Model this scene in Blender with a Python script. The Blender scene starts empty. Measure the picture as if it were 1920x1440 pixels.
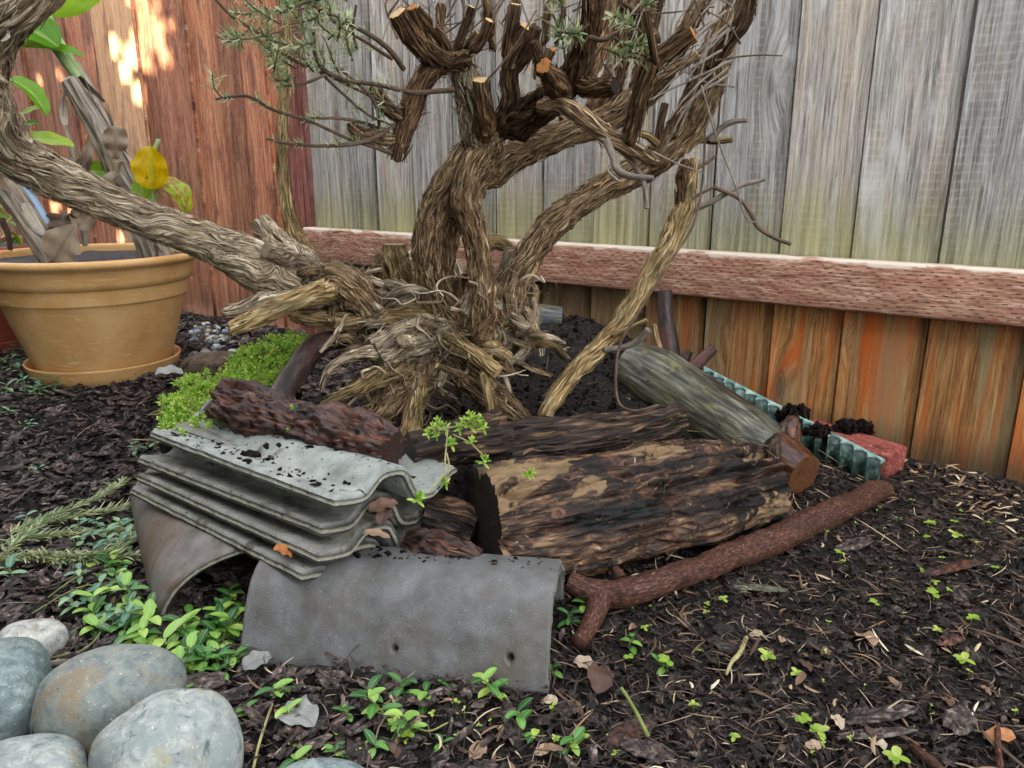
import bpy, math, random
import numpy as np
from mathutils import Vector
random.seed(7); RS = np.random.RandomState(11)
S = bpy.context.scene; C = S.collection
R = math.radians
# ------------------------------------------------------------------ camera, world, sun, exposure
PITCH = R(15.5); CAMZ = 0.55; F = 1442.0
cam = bpy.data.cameras.new('camera'); co = bpy.data.objects.new('camera', cam); C.objects.link(co)
co.location = (0, 0, CAMZ); co.rotation_euler = (R(90) - PITCH, 0, 0)
cam.sensor_width = 36; cam.lens = F / 1920 * 36; cam.clip_start = 0.02; cam.clip_end = 500
S.camera = co
SUN_EL, SUN_AZ = R(24), R(-128)          # azimuth of the sun seen from above, measured from +Y towards +X
w = bpy.data.worlds.new('World'); S.world = w; w.use_nodes = True
wn = w.node_tree; bg = wn.nodes['Background']
sky = wn.nodes.new('ShaderNodeTexSky'); sky.sky_type = 'NISHITA'; sky.sun_disc = False
sky.sun_elevation = SUN_EL; sky.sun_rotation = SUN_AZ
sky.air_density = 1.0; sky.dust_density = 3.0; sky.ozone_density = 0.6
hs = wn.nodes.new('ShaderNodeHueSaturation'); hs.inputs['Saturation'].default_value = 0.22
wn.links.new(sky.outputs[0], hs.inputs['Color']); wn.links.new(hs.outputs[0], bg.inputs[0])
bg.inputs[1].default_value = 0.15
sl = bpy.data.lights.new('sun', 'SUN'); sl.energy = 3.6; sl.angle = R(0.9); sl.color = (1.0, 0.90, 0.66)
so = bpy.data.objects.new('sun', sl); C.objects.link(so)
sd = Vector((math.sin(SUN_AZ) * math.cos(SUN_EL), math.cos(SUN_AZ) * math.cos(SUN_EL), math.sin(SUN_EL)))
so.rotation_euler = sd.to_track_quat('Z', 'Y').to_euler(); so.location = (-3, -3, 5)
vs = S.view_settings; vs.view_transform = 'Standard'; vs.look = 'None'; vs.exposure = 3.2; vs.gamma = 1
# ------------------------------------------------------------------ maths
cp, sp = math.cos(PITCH), math.sin(PITCH)
def hv(px, py):
    u = 720 - py
    return (px - 960), F * cp + u * sp, -F * sp + u * cp
def P(px, py, Y):                          # photo pixel at forward distance Y -> world point
    x, h, v = hv(px, py)
    return np.array([x / h * Y, Y, CAMZ + v / h * Y])
def depth(p): return p[1] * cp - (p[2] - CAMZ) * sp
def Gz(px, py, z):
    x, h, v = hv(px, py); Y = (z - CAMZ) * h / v
    return np.array([x / h * Y, Y, z])
def _h(ix, iy, iz):
    with np.errstate(over='ignore'):
        h = ix.astype(np.uint32) * np.uint32(374761393) + iy.astype(np.uint32) * np.uint32(668265263) + iz.astype(np.uint32) * np.uint32(2246822519)
        h = (h ^ (h >> np.uint32(13))) * np.uint32(1274126177)
        h = h ^ (h >> np.uint32(16))
    return h.astype(np.float64) / 4294967295.0
def vn(x, y, z):
    x, y, z = np.broadcast_arrays(np.asarray(x, float), np.asarray(y, float), np.asarray(z, float))
    x = x + 1000.5; y = y + 1000.5; z = z + 1000.5
    fx, fy, fz = np.floor(x), np.floor(y), np.floor(z)
    ix, iy, iz = fx.astype(np.int64), fy.astype(np.int64), fz.astype(np.int64)
    tx, ty, tz = x - fx, y - fy, z - fz
    tx = tx * tx * (3 - 2 * tx); ty = ty * ty * (3 - 2 * ty); tz = tz * tz * (3 - 2 * tz)
    o = 0
    for a in (0, 1):
        for b in (0, 1):
            for c in (0, 1):
                wgt = (tx if a else 1 - tx) * (ty if b else 1 - ty) * (tz if c else 1 - tz)
                o = o + wgt * _h(ix + a, iy + b, iz + c)
    return o * 2 - 1
def fbm(x, y, z, o=3):
    r = 0; a = 1.0; f = 1.0; t = 0
    for k in range(o):
        r = r + a * vn(x * f + k * 17.3, y * f - k * 9.1, z * f + k * 5.7); t += a; a *= .5; f *= 2.03
    return r / t
def ss(a, b, x):
    t = np.clip((x - a) / (b - a), 0, 1); return t * t * (3 - 2 * t)
def sg(X, Y, cx, cy, sx, sy, p=2): return np.exp(-np.abs((X - cx) / sx) ** p - np.abs((Y - cy) / sy) ** p)
def gbase(X, Y):
    X = np.asarray(X, float); Y = np.asarray(Y, float)
    z = .055 * ss(1.3, 1.9, Y) * ss(.1, -.7, X)
    m1 = .225 * sg(X, Y, .10, 1.72, .34, .40); m2 = .12 * sg(X, Y, .06, 1.28, .38, .24, 4)
    m3 = .09 * sg(X, Y, -.36, 1.40, .16, .25, 3)
    m4 = .036 * sg(X, Y, .44, 1.42, .17, .20, 3)
    m5 = .03 * sg(X, Y, 0, .98, .33, .12, 4)
    m6 = .10 * sg(X, Y, .38, 1.66, .16, .12, 2)
    m = (m1 ** 3 + m2 ** 3 + m3 ** 3 + m4 ** 3 + m5 ** 3 + m6 ** 3) ** (1 / 3)
    return z + m
def gz(X, Y):
    X = np.asarray(X, float); Y = np.asarray(Y, float)
    return gbase(X, Y) + .010 * fbm(X * 9, Y * 9, 3.3, 3) + .003 * fbm(X * 60, Y * 60, 1.1, 2)
def G(px, py, dz=0):
    z = 0.
    for _ in range(25):
        p = Gz(px, py, z); z = .5 * z + .5 * (float(gz(p[0], p[1])) + dz)
    return Gz(px, py, z)
# ------------------------------------------------------------------ mesh building
class MB:
    def __init__(s): s.V = []; s.Q = []; s.T = []; s.B = []; s.N = []; s.n = 0
    def add(s, v, q=None, t=None, bc=None, rnd=0.5):
        v = np.asarray(v, float).reshape(-1, 3); k = len(v)
        s.V.append(v)
        if q is not None and len(q): s.Q.append(np.asarray(q, np.int64).reshape(-1, 4) + s.n)
        if t is not None and len(t): s.T.append(np.asarray(t, np.int64).reshape(-1, 3) + s.n)
        s.B.append(v if bc is None else np.asarray(bc, float).reshape(-1, 3))
        s.N.append(np.broadcast_to(np.asarray(rnd, float), (k,)).copy()); s.n += k
    def build(s, name, mat, parent=None, smooth=True, origin=None, mesh_only=False):
        V = np.concatenate(s.V)
        if parent is not None and origin is None: V = V - np.array(parent.location)
        if origin is not None: V = V - np.array(origin)
        me = bpy.data.meshes.new(name)
        Q = np.concatenate(s.Q) if s.Q else np.zeros((0, 4), np.int64)
        T = np.concatenate(s.T) if s.T else np.zeros((0, 3), np.int64)
        me.vertices.add(len(V)); me.vertices.foreach_set('co', V.ravel().astype(np.float32))
        li = np.concatenate([Q.ravel(), T.ravel()]).astype(np.int32)
        me.loops.add(len(li)); me.loops.foreach_set('vertex_index', li)
        me.polygons.add(len(Q) + len(T))
        st = np.concatenate([np.arange(len(Q)) * 4, len(Q) * 4 + np.arange(len(T)) * 3]).astype(np.int32)
        me.polygons.foreach_set('loop_start', st)
        me.update(calc_edges=True)
        a = me.attributes.new('bc', 'FLOAT_VECTOR', 'POINT'); a.data.foreach_set('vector', np.concatenate(s.B).ravel().astype(np.float32))
        a = me.attributes.new('rnd', 'FLOAT', 'POINT'); a.data.foreach_set('value', np.concatenate(s.N).astype(np.float32))
        me.validate(verbose=False)
        if smooth: me.polygons.foreach_set('use_smooth', np.ones(len(me.polygons), bool))
        else: me.polygons.foreach_set('use_smooth', np.zeros(len(me.polygons), bool))
        me.materials.append(mat)
        if mesh_only: return me
        o = bpy.data.objects.new(name, me); C.objects.link(o)
        if origin is not None: o.location = tuple(origin)
        if parent is not None:
            o.parent = parent
            if origin is not None: o.location = tuple(np.array(origin) - np.array(parent.location))
        return o
def tag(o, label=None, cat=None, group=None, kind=None):
    if label: o['label'] = label
    if cat: o['category'] = cat
    if group: o['group'] = group
    if kind: o['kind'] = kind
    return o
def thing(name, loc, label, cat, group=None):
    o = bpy.data.objects.new(name, None); C.objects.link(o); o.location = tuple(float(c) for c in loc); o.empty_display_size = .02
    return tag(o, label, cat, group)
def grid_q(nu, nv, wrap_v=False):
    i = np.arange(nu - 1)[:, None]; j = np.arange(nv if wrap_v else nv - 1)[None, :]
    a = i * nv + j; b = i * nv + (j + 1) % nv; c = (i + 1) * nv + (j + 1) % nv; d = (i + 1) * nv + j
    return np.stack([a, b, c, d], -1).reshape(-1, 4)
def spline(Pt, Rd, step):
    Pt = np.asarray(Pt, float); Rd = np.asarray(Rd, float)
    if len(Pt) == 2:
        Pt = np.array([Pt[0], (Pt[0] + Pt[1]) / 2, Pt[1]]); Rd = np.array([Rd[0], (Rd[0] + Rd[1]) / 2, Rd[1]])
    d = np.linalg.norm(np.diff(Pt, axis=0), axis=1); t = np.concatenate([[0], np.cumsum(d)])
    n = max(3, int(t[-1] / step) + 1); u = np.linspace(0, t[-1], n)
    A = np.c_[Pt, Rd]; m = np.zeros_like(A)
    m[1:-1] = (A[2:] - A[:-2]) / (t[2:] - t[:-2])[:, None]
    m[0] = (A[1] - A[0]) / d[0]; m[-1] = (A[-1] - A[-2]) / d[-1]
    k = np.clip(np.searchsorted(t, u, side='right') - 1, 0, len(d) - 1)
    h = d[k]; x = ((u - t[k]) / h)[:, None]; h = h[:, None]
    o = (2 * x**3 - 3 * x**2 + 1) * A[k] + (x**3 - 2 * x**2 + x) * h * m[k] + (-2 * x**3 + 3 * x**2) * A[k + 1] + (x**3 - x**2) * h * m[k + 1]
    return o[:, :3], np.maximum(o[:, 3], 2e-4), u
def frames(Pt):
    T = np.gradient(Pt, axis=0); T /= np.linalg.norm(T, axis=1)[:, None] + 1e-12
    Nn = np.zeros_like(T); a = np.array([0, 0, 1.]) if abs(T[0][2]) < .8 else np.array([1., 0, 0])
    n = np.cross(T[0], a); n /= np.linalg.norm(n)
    for i in range(len(T)):
        n = n - T[i] * n.dot(T[i]); n /= np.linalg.norm(n) + 1e-12; Nn[i] = n
    return T, Nn, np.cross(T, Nn)
BARK = [(.0062, .0095, .040, 'r'), (.0026, .0034, .016, 'r'), (.0055, .026, .04, 'n'), (.0032, .009, .014, 'n')]
SMOOTH = [(.0008, .01, .03, 'n'), (.002, .05, .08, 'n')]
TWIG = [(.0006, .003, .01, 'n')]
def tube(mb, pts, rad, layers=BARK, fine=.0017, step=None, twist=6., seed=0, caps=(True, True), wob=0., capdome=.35, maxseg=150, rough_end=0., squash=None, sq4=0., wavy=0., taper0=False):
    mr = max(rad); seg = int(np.clip(2 * math.pi * mr / fine, 7, maxseg))
    Pt, Rd, u = spline(pts, rad, step or fine * 2.2)
    if wob > 0:
        wv = np.stack([fbm(u * 14, seed + 3.1 * k, 0, 2) for k in range(3)], -1) * wob
        Pt = Pt + wv * ss(0, .03, u)[:, None] * ss(0, .03, u[-1] - u)[:, None]
    if taper0: Rd = Rd * (.3 + .7 * ss(0, 1.3 * Rd[0], u))
    T, Nn, Bn = frames(Pt)
    th = np.linspace(0, 2 * math.pi, seg, endpoint=False)[None, :]
    tw = th + twist * u[:, None] + wavy * fbm(u * 16, seed * 1.3, 0, 2)[:, None] + wavy * .5 * fbm(np.cos(th) * 1.5 + seed, np.sin(th) * 1.5, u[:, None] * 22, 2)
    r = np.broadcast_to(Rd[:, None], (len(u), seg)).copy()
    sc = np.minimum(1, Rd / .022)[:, None]
    cx, cy = np.cos(tw) * Rd[:, None], np.sin(tw) * Rd[:, None]; sz = np.broadcast_to(u[:, None], cx.shape)
    if squash: r *= 1 + squash * np.cos(2 * th + seed)
    if sq4: r *= 1 + sq4 * np.cos(4 * (th - .5))
    disp = 0
    for (a, l1, l2, kd) in layers:
        n = fbm(cx / l1 + seed * 3.7, cy / l1, sz / l2 + seed, 2)
        if kd == 'r': n = .55 - np.abs(n) * 2.2
        if kd == 'c': n = -ss(.12, .0, np.abs(n))          # cracks
        disp = disp + a * n * (sc if kd != 'n' else sc)
    r = r + disp
    if rough_end:
        pass
    off = (np.cos(th)[..., None] * Nn[:, None, :] + np.sin(th)[..., None] * Bn[:, None, :])
    V = Pt[:, None, :] + off * np.maximum(r, .15 * Rd[:, None])[..., None]
    if rough_end:
        e = rough_end * fbm(np.cos(th) * 4 + seed, np.sin(th) * 4, seed, 2)
        V[0] += e[0][:, None] * T[0]; V[-1] += e[0][:, None] * T[-1]
    bc = np.stack([cx + seed * .37, cy, sz], -1)
    nv = len(u) * seg; q = grid_q(len(u), seg, True)
    mb.add(V.reshape(-1, 3), q, bc=bc.reshape(-1, 3), rnd=(seed * .618) % 1)
    for end, i in ((0, 0), (1, -1)):
        if caps[end]:
            ring = V[i]; cen = Pt[i] + T[i] * (Rd[i] * capdome * (1 if end else -1))
            mid = cen * .45 + ring * .55 + T[i] * (Rd[i] * capdome * .35 * (1 if end else -1))
            v = np.concatenate([ring, mid, [cen]]); j = np.arange(seg); k = (j + 1) % seg
            q = np.stack([j, k, k + seg, j + seg], -1); t = np.stack([j + seg, k + seg, np.full(seg, 2 * seg)], -1)
            if not end: q = q[:, ::-1]; t = t[:, ::-1]
            b = np.concatenate([bc[i], bc[i] * [.55, .55, 1], [[seed * .37, 0, u[i]]]])
            mb.add(v, q, t, bc=b, rnd=(seed * .618) % 1)
    return dict(P=Pt, R=Rd, T=T, N=Nn, B=Bn, u=u, ring0=V[0], ring1=V[-1], seed=seed)
def cap_disc(mb, info, end, push=0., nr=7, amp=.0008):
    ring = info['ring1'] if end else info['ring0']; i = -1 if end else 0
    T = info['T'][i] * (1 if end else -1); cen = ring.mean(0); seg = len(ring); V = []; bc = []
    rr = np.linalg.norm(ring - cen, axis=1)
    th = np.linspace(0, 2 * math.pi, seg, endpoint=False)
    for k in range(nr):
        f = 1 - k / nr
        n = fbm(np.cos(th) * f * 9, np.sin(th) * f * 9, info['seed'], 3) * amp
        V.append(cen + (ring - cen) * f + T * (push * (1 if k else .2) + n[:, None] * (k > 0)))
        bc.append(np.c_[np.cos(th) * rr * f, np.sin(th) * rr * f, rr * f])
    V.append([cen + T * push]); bc.append([[0, 0, 0]])
    q = grid_q(nr, seg, True); j = np.arange(seg)
    t = np.stack([(nr - 1) * seg + j, (nr - 1) * seg + (j + 1) % seg, np.full(seg, nr * seg)], -1)
    mb.add(np.concatenate(V), q, t, bc=np.concatenate(bc), rnd=random.random())
def strips(mb, info, n, L=(.02, .07), wd=(.0008, .0028), lift=.004, twist=6., lo=0, hi=1, curl=.3):
    P_, R_, T_, N_, B_, u = (info[k] for k in 'PRTNBu')
    tot = u[-1]
    for _ in range(n):
        l = random.uniform(*L); s0 = random.uniform(lo * tot, max(lo * tot, hi * tot - l * .5)); th0 = random.uniform(0, 6.283); m = 7
        s = np.clip(s0 + np.linspace(0, l, m), 0, tot)
        idx = np.clip(np.searchsorted(u, s), 0, len(u) - 1)
        th = th0 - twist * (s - s0) + curl * np.linspace(-1, 1, m) ** 2 * random.uniform(-1, 1)
        t = np.linspace(0, 1, m)
        k = random.random()
        lf = .001 + lift * random.random() * (np.abs(t - k) ** 1.6) * 1.8
        rr = R_[idx] * 1.02 + lf
        dr = np.cos(th)[:, None] * N_[idx] + np.sin(th)[:, None] * B_[idx]
        tn = -np.sin(th)[:, None] * N_[idx] + np.cos(th)[:, None] * B_[idx]
        c = P_[idx] + dr * rr[:, None]
        w_ = random.uniform(*wd) * np.sin(np.pi * (t * .86 + .07)) ** .6
        roll = random.uniform(-.5, .5)
        sd_ = tn * math.cos(roll) + dr * math.sin(roll)
        V = np.stack([c - sd_ * w_[:, None] / 2, c + dr * .0006, c + sd_ * w_[:, None] / 2], 1).reshape(-1, 3)
        rv = random.random() * .6 + .3
        bc = np.c_[np.tile([-.001, 0, .001], m) + rv, np.zeros(m * 3) + rv * 3, np.repeat(s, 3)]
        mb.add(V, grid_q(m, 3), bc=bc, rnd=rv)
def leaf(mb, base, d, up, L, W, shape='lance', fold=.25, droop=.3, m=7, rnd=None, cols=3, wav=0., jag=0.):
    d = np.array(d, float); d /= np.linalg.norm(d) + 1e-9; up = np.array(up, float)
    sd_ = np.cross(d, up); sd_ /= np.linalg.norm(sd_) + 1e-9; up = np.cross(sd_, d)
    t = np.linspace(0, 1, m)
    if shape == 'lance': w_ = np.sin(np.pi * t ** .75) ** .9
    elif shape == 'oval': w_ = np.sin(np.pi * t ** .9) ** .6
    elif shape == 'round': w_ = np.sqrt(np.clip(1 - (2 * t - 1) ** 2, 0, 1))
    elif shape == 'needle': w_ = np.clip(np.sin(np.pi * (t * .9 + .08)), 0, 1) ** .4
    else: w_ = np.clip(np.sin(np.pi * (t * .93 + .05)), 0, 1) ** .5
    w_ = np.maximum(w_, .04) * W / 2
    ang = droop * t
    c = base + d * (L * np.where(droop == 0, t, np.sin(ang + 1e-6) / (droop + 1e-6)))[:, None] - up * (L * (1 - np.cos(ang)) / (droop + 1e-6))[:, None]
    nrm = up[None, :] * np.cos(ang)[:, None] + d[None, :] * np.sin(ang)[:, None]
    k = np.linspace(-1, 1, cols)
    wj = w_[:, None] * k[None, :] * (1 + jag * fbm(t[:, None] * 9 + W * 99, np.sign(k)[None, :] * 3.3 + L * 77, .5, 3) * (np.abs(k)[None, :] > .5))
    V = c[:, None, :] + sd_[None, None, :] * wj[..., None] + nrm[:, None, :] * (np.abs(k)[None, :] * w_[:, None] * fold * 1.0 + wav * W * np.sin(t * 17 + k[0])[:, None] * np.abs(k)[None, :])[..., None]
    rv = random.random() if rnd is None else rnd
    bc = np.stack([np.broadcast_to(k[None, :], (m, cols)), np.broadcast_to(t[:, None], (m, cols)), np.full((m, cols), rv)], -1)
    mb.add(V.reshape(-1, 3), grid_q(m, cols), bc=bc.reshape(-1, 3), rnd=rv)
def scatter(mb, tm, pos, scl, rot, rnd):
    """tm (k,3) verts, q (f,4): copies of one template, all in one mesh"""
    v, q = tm; k = len(v); n = len(pos)
    V = np.einsum('nij,nkj->nki', rot, v[None] * scl[:, None, :]) + pos[:, None, :]
    Q = (q[None] + (np.arange(n) * k)[:, None, None]).reshape(-1, 4)
    B = v[None] * scl[:, None, :] + rnd[:, None, None] * 5
    mb.add(V.reshape(-1, 3), Q, bc=B.reshape(-1, 3), rnd=np.repeat(rnd, k))
def rots(n, tilt, az=None, azs=None):
    a = RS.uniform(0, 2 * math.pi, n) if az is None else RS.normal(az, azs, n)
    b = RS.normal(0, tilt, n); c = RS.normal(0, tilt, n)
    ca, sa, cb, sb, cc, sc = np.cos(a), np.sin(a), np.cos(b), np.sin(b), np.cos(c), np.sin(c); z = np.zeros(n); o = np.ones(n)
    Rz = np.stack([ca, -sa, z, sa, ca, z, z, z, o], -1).reshape(n, 3, 3)
    Ry = np.stack([cb, z, sb, z, o, z, -sb, z, cb], -1).reshape(n, 3, 3)
    Rx = np.stack([o, z, z, z, cc, -sc, z, sc, cc], -1).reshape(n, 3, 3)
    return Rz @ Ry @ Rx
# ------------------------------------------------------------------ materials
def srgb(h):
    c = [int(h[i:i + 2], 16) / 255 for i in (0, 2, 4)]
    return tuple([x / 12.92 if x <= .04045 else ((x + .055) / 1.055) ** 2.4 for x in c] + [1])
class Mt:
    def __init__(s, name):
        s.m = bpy.data.materials.new(name); s.m.use_nodes = True; s.t = s.m.node_tree; s.b = s.t.nodes['Principled BSDF']
    def n(s, ty, **k):
        nd = s.t.nodes.new('ShaderNode' + ty)
        for a, b in k.items():
            if a.startswith('i_'): nd.inputs[a[2:].replace('_', ' ')].default_value = b
            else: setattr(nd, a, b)
        return nd
    def l(s, a, b): s.t.links.new(a, b)
    def attr(s, nm, vec=True):
        nd = s.n('Attribute', attribute_name=nm); return nd.outputs['Vector' if vec else 'Fac']
    def noise(s, vec, scale=1., sc=(1, 1, 1), detail=4, rough=.6, dist=0., loc=(0, 0, 0)):
        mp = s.n('Mapping'); mp.inputs['Scale'].default_value = sc; mp.inputs['Location'].default_value = loc; s.l(vec, mp.inputs['Vector'])
        nd = s.n('TexNoise'); nd.inputs['Scale'].default_value = scale; nd.inputs['Detail'].default_value = detail
        nd.inputs['Roughness'].default_value = rough; nd.inputs['Distortion'].default_value = dist
        s.l(mp.outputs[0], nd.inputs['Vector']); return nd.outputs['Fac']
    def ramp(s, fac, st, interp='LINEAR'):
        nd = s.n('ValToRGB'); nd.color_ramp.interpolation = interp; e = nd.color_ramp.elements
        while len(e) < len(st): e.new(.5)
        for i, (p, c) in enumerate(st):
            e[i].position = p; e[i].color = srgb(c) if isinstance(c, str) else ((c, c, c, 1) if not isinstance(c, tuple) else c)
        s.l(fac, nd.inputs['Fac']); return nd.outputs['Color']
    def mix(s, f, a, b, ty='MIX'):
        nd = s.n('MixRGB', blend_type=ty)
        for v, k in ((f, 'Fac'), (a, 'Color1'), (b, 'Color2')):
            if isinstance(v, (int, float, tuple)): nd.inputs[k].default_value = v
            elif isinstance(v, str): nd.inputs[k].default_value = srgb(v)
            else: s.l(v, nd.inputs[k])
        return nd.outputs[0]
    def math(s, op, a, b=0., c=None):
        nd = s.n('Math', operation=op)
        for i, v in enumerate((a, b) if c is None else (a, b, c)):
            if isinstance(v, (int, float)): nd.inputs[i].default_value = v
            else: s.l(v, nd.inputs[i])
        return nd.outputs[0]
    def bump(s, h, strength=.5, dist=.002):
        nd = s.n('Bump'); nd.inputs['Strength'].default_value = strength; nd.inputs['Distance'].default_value = dist
        s.l(h, nd.inputs['Height']); s.l(nd.outputs[0], s.b.inputs['Normal'])
    def col(s, c): s.l(c, s.b.inputs['Base Color'])
    def set(s, rough=.8, spec=.3): s.b.inputs['Roughness'].default_value = rough; s.b.inputs['Specular IOR Level'].default_value = spec
def grain(name, st, sc=(260, 260, 9), blot=(), rough=.85, spec=.2, bump=.6, bd=.0015, vary=.35, detail=5, scale=1., dist=.4, big=(.75, 1.2), bigs=14):
    m = Mt(name); a = m.attr('bc'); ob = m.n('NewGeometry').outputs['Position']
    f = m.noise(a, scale, sc, detail, .62, dist); c = m.ramp(f, st)
    g = m.noise(ob, bigs, (1, 1, 1), 3, .6); c = m.mix(1., c, m.ramp(g, [(.3, big[0]), (.7, big[1])]), 'MULTIPLY')
    for (col, bs, lo, hi, bsc) in blot:
        b = m.noise(a, bs, bsc, 4, .6, .6, (3.1 + bs, 1.7, .3)); c = m.mix(m.ramp(b, [(lo, 0.), (hi, 1.)]), c, col)
    r = m.attr('rnd', False)
    h = m.n('HueSaturation'); m.l(c, h.inputs['Color']); m.l(m.math('MULTIPLY_ADD', r, vary, 1 - vary / 2), h.inputs['Value'])
    m.col(h.outputs[0]); m.set(rough, spec)
    m.bump(f, bump, bd); return m.m
def leafm(name, st, vein='c8d8a0', rough=.35, spec=.5, trans=.25, edge=None, spots=None):
    m = Mt(name); r = m.attr('rnd', False); a = m.attr('bc')
    c = m.ramp(r, st)
    sep = m.n('SeparateXYZ'); m.l(a, sep.inputs[0])
    ax = m.math('ABSOLUTE', sep.outputs[0])
    if vein: c = m.mix(m.ramp(ax, [(.0, .55), (.16, 0.)]), c, vein)
    if edge: c = m.mix(m.ramp(m.math('ADD', sep.outputs[1], m.noise(a, 3.)), edge[1]), c, edge[0])
    if spots: c = m.mix(m.ramp(m.noise(a, spots[1], (1, 2.5, 1)), [(spots[2], 0.), (spots[2] + .04, 1.)]), c, spots[0])
    n = m.noise(a, 6., (1, 1, 1), 3); c = m.mix(1., c, m.ramp(n, [(.3, .8), (.7, 1.12)]), 'MULTIPLY')
    m.col(c); m.set(rough, spec)
    tr = m.n('BsdfTranslucent'); m.l(c, tr.inputs[0]); mx = m.n('MixShader'); mx.inputs[0].default_value = trans
    out = m.t.nodes['Material Output']; m.l(m.b.outputs[0], mx.inputs[1]); m.l(tr.outputs[0], mx.inputs[2]); m.l(mx.outputs[0], out.inputs['Surface'])
    m.bump(ax, .3, .001)
    return m.m
MAT = {}
MAT['bark'] = grain('stringy_bark', [(.34, '140d08'), (.43, '483727'), (.51, '7c6549'), (.60, 'a98f6d'), (.72, 'dcc9a4')], sc=(460, 460, 22), vary=.85, blot=[('6a4e34', 26., .56, .70, (1, 1, .5)), ('2c2118', 22., .60, .72, (1, 1, .4))], bd=.003, bump=1.)
MAT['bark_dark'] = grain('brown_stringy_bark', [(.34, '0f0905'), (.44, '37281b'), (.53, '5f4731'), (.63, '886b4c'), (.75, 'b89e78')], sc=(460, 460, 22), vary=.85, bd=.002, bump=.8)
MAT['bark_grey'] = grain('silver_stringy_bark', [(.32, '231a12'), (.41, '625040'), (.50, '9a866c'), (.58, 'c6b79b'), (.70, 'efe5cf')], sc=(460, 460, 22), vary=.85, bd=.003, bump=1.)
MAT['bark_yellow'] = grain('yellowish_bark', [(.32, '20170d'), (.42, '574529'), (.51, '866f4a'), (.60, 'a9936c'), (.73, 'd6c7a4')], sc=(420, 420, 18), vary=.6, bump=.7, blot=[('5f5a40', 26., .56, .70, (1, 1, .3))])
MAT['twig'] = grain('thin_twig_bark', [(.3, '3b2e26'), (.6, '6d5a4a'), (.8, '8c7a68')], sc=(300, 300, 60), bump=.4)
MAT['twig_grey'] = grain('pale_twig_bark', [(.3, '5f554b'), (.6, '968b7e'), (.8, 'b5ab9e')], sc=(300, 300, 60), bump=.4)
def cutm(name, a, b, c):
    m = Mt(name); at = m.attr('bc'); sep = m.n('SeparateXYZ'); m.l(at, sep.inputs[0])
    nz = m.noise(at, 90., (1, 1, .2), 4)
    ring = m.math('SINE', m.math('MULTIPLY_ADD', nz, 9., m.math('MULTIPLY', sep.outputs[2], 2200.)))
    cc = m.mix(m.ramp(ring, [(.0, 0.), (1., .55)]), a, b); cc = m.mix(m.ramp(nz, [(.55, 0.), (.75, .8)]), cc, c)
    m.col(cc); m.set(.8, .2); m.bump(nz, .4, .001); return m.m
MAT['cut'] = cutm('fresh_cut_wood', 'c9a878', 'a98456', '5f4028')
MAT['cut_orange'] = cutm('orange_cut_wood', 'a8703f', '7f5028', '3c2414')
MAT['cut_dark'] = cutm('dark_cut_wood', '2c241f', '3a2f27', '171210')
MAT['cut_wet'] = cutm('wet_cut_wood', '573820', '6b4528', '21150d')
MAT['cut_grey'] = cutm('weathered_cut_wood', '8a7c64', '746449', '4a3c2a')
HOLES = [(259, 11, 2.77, 0.033), (276, 51, 2.75, 0.022), (283, -5, 2.75, 0.014), (242, 104, 2.79, 0.025), (189, 116, 2.84, 0.032), (288, 95, 2.74, 0.015), (260, 62, 2.77, 0.031), (217, 161, 2.81, 0.031), (234, 71, 2.8, 0.027), (227, 68, 2.8, 0.033), (289, 71, 2.74, 0.016), (212, 96, 2.82, 0.025), (181, 72, 2.85, 0.019), (273, 53, 2.76, 0.023), (300, 83, 2.73, 0.013), (276, 49, 2.75, 0.029), (228, 73, 2.8, 0.013), (214, 80, 2.82, 0.029), (307, 35, 2.72, 0.02), (249, 53, 2.78, 0.028), (283, 45, 2.75, 0.033), (187, 122, 2.84, 0.032), (239, 60, 2.79, 0.019), (225, 88, 2.8, 0.015), (275, 57, 2.76, 0.013), (291, 35, 2.74, 0.017), (262, 35, 2.77, 0.021), (194, 88, 2.84, 0.023), (299, 82, 2.73, 0.033), (262, 47, 2.77, 0.022), (262, 15, 2.8, 0.045), (245, 50, 2.82, 0.035), (285, 45, 2.78, 0.04), (178, 70, 2.9, 0.035), (20, 125, 3.2, 0.02), (68, 115, 3.1, 0.016), (93, 148, 3.1, 0.018), (20, 345, 3.2, 0.04), (50, 380, 3.1, 0.04), (30, 400, 3.1, 0.03), (165, 430, 2.95, 0.018), (260, -40, 2.85, 0.06), (200, 125, 2.85, 0.02), (235, 110, 2.82, 0.02), (275, 120, 2.78, 0.018)]
# ------------------------------------------------------------------ ground
def ground_mat():
    m = Mt('dark_mulch_soil'); g = m.n('NewGeometry').outputs['Position']
    a = m.noise(g, 130., (1, 1, 1), 6, .7); b = m.noise(g, 22., (1, 1, 1), 4, .6)
    c = m.ramp(a, [(.3, '0a0807'), (.5, '1e1916'), (.62, '3a322c'), (.78, '786b5e')])
    c = m.mix(1., c, m.ramp(b, [(.3, .6), (.7, 1.2)]), 'MULTIPLY')
    m.col(c); m.set(.85, .3); m.bump(a, 1., .006); return m.m
MAT['ground'] = ground_mat()
def axis(lo, a, b, hi, st, n=14):
    mid = np.arange(a, b + 1e-6, st)
    return np.concatenate([a - (np.linspace(1, 0, n, endpoint=False) ** 2.5) * (a - lo), mid, b + (np.linspace(0, 1, n + 1)[1:] ** 2.5) * (hi - b)])
ax = axis(-40, -1.5, 1.35, 40, .011); ay = axis(-40, .45, 2.6, 60, .011)
XX, YY = np.meshgrid(ax, ay, indexing='ij')
ZZ = gz(XX, YY) + .004 * fbm(XX * 150, YY * 150, 5.5, 2)
ZZ = np.where((np.abs(XX) > 4) | (YY > 6) | (YY < -3), gbase(XX, YY), ZZ)
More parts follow.
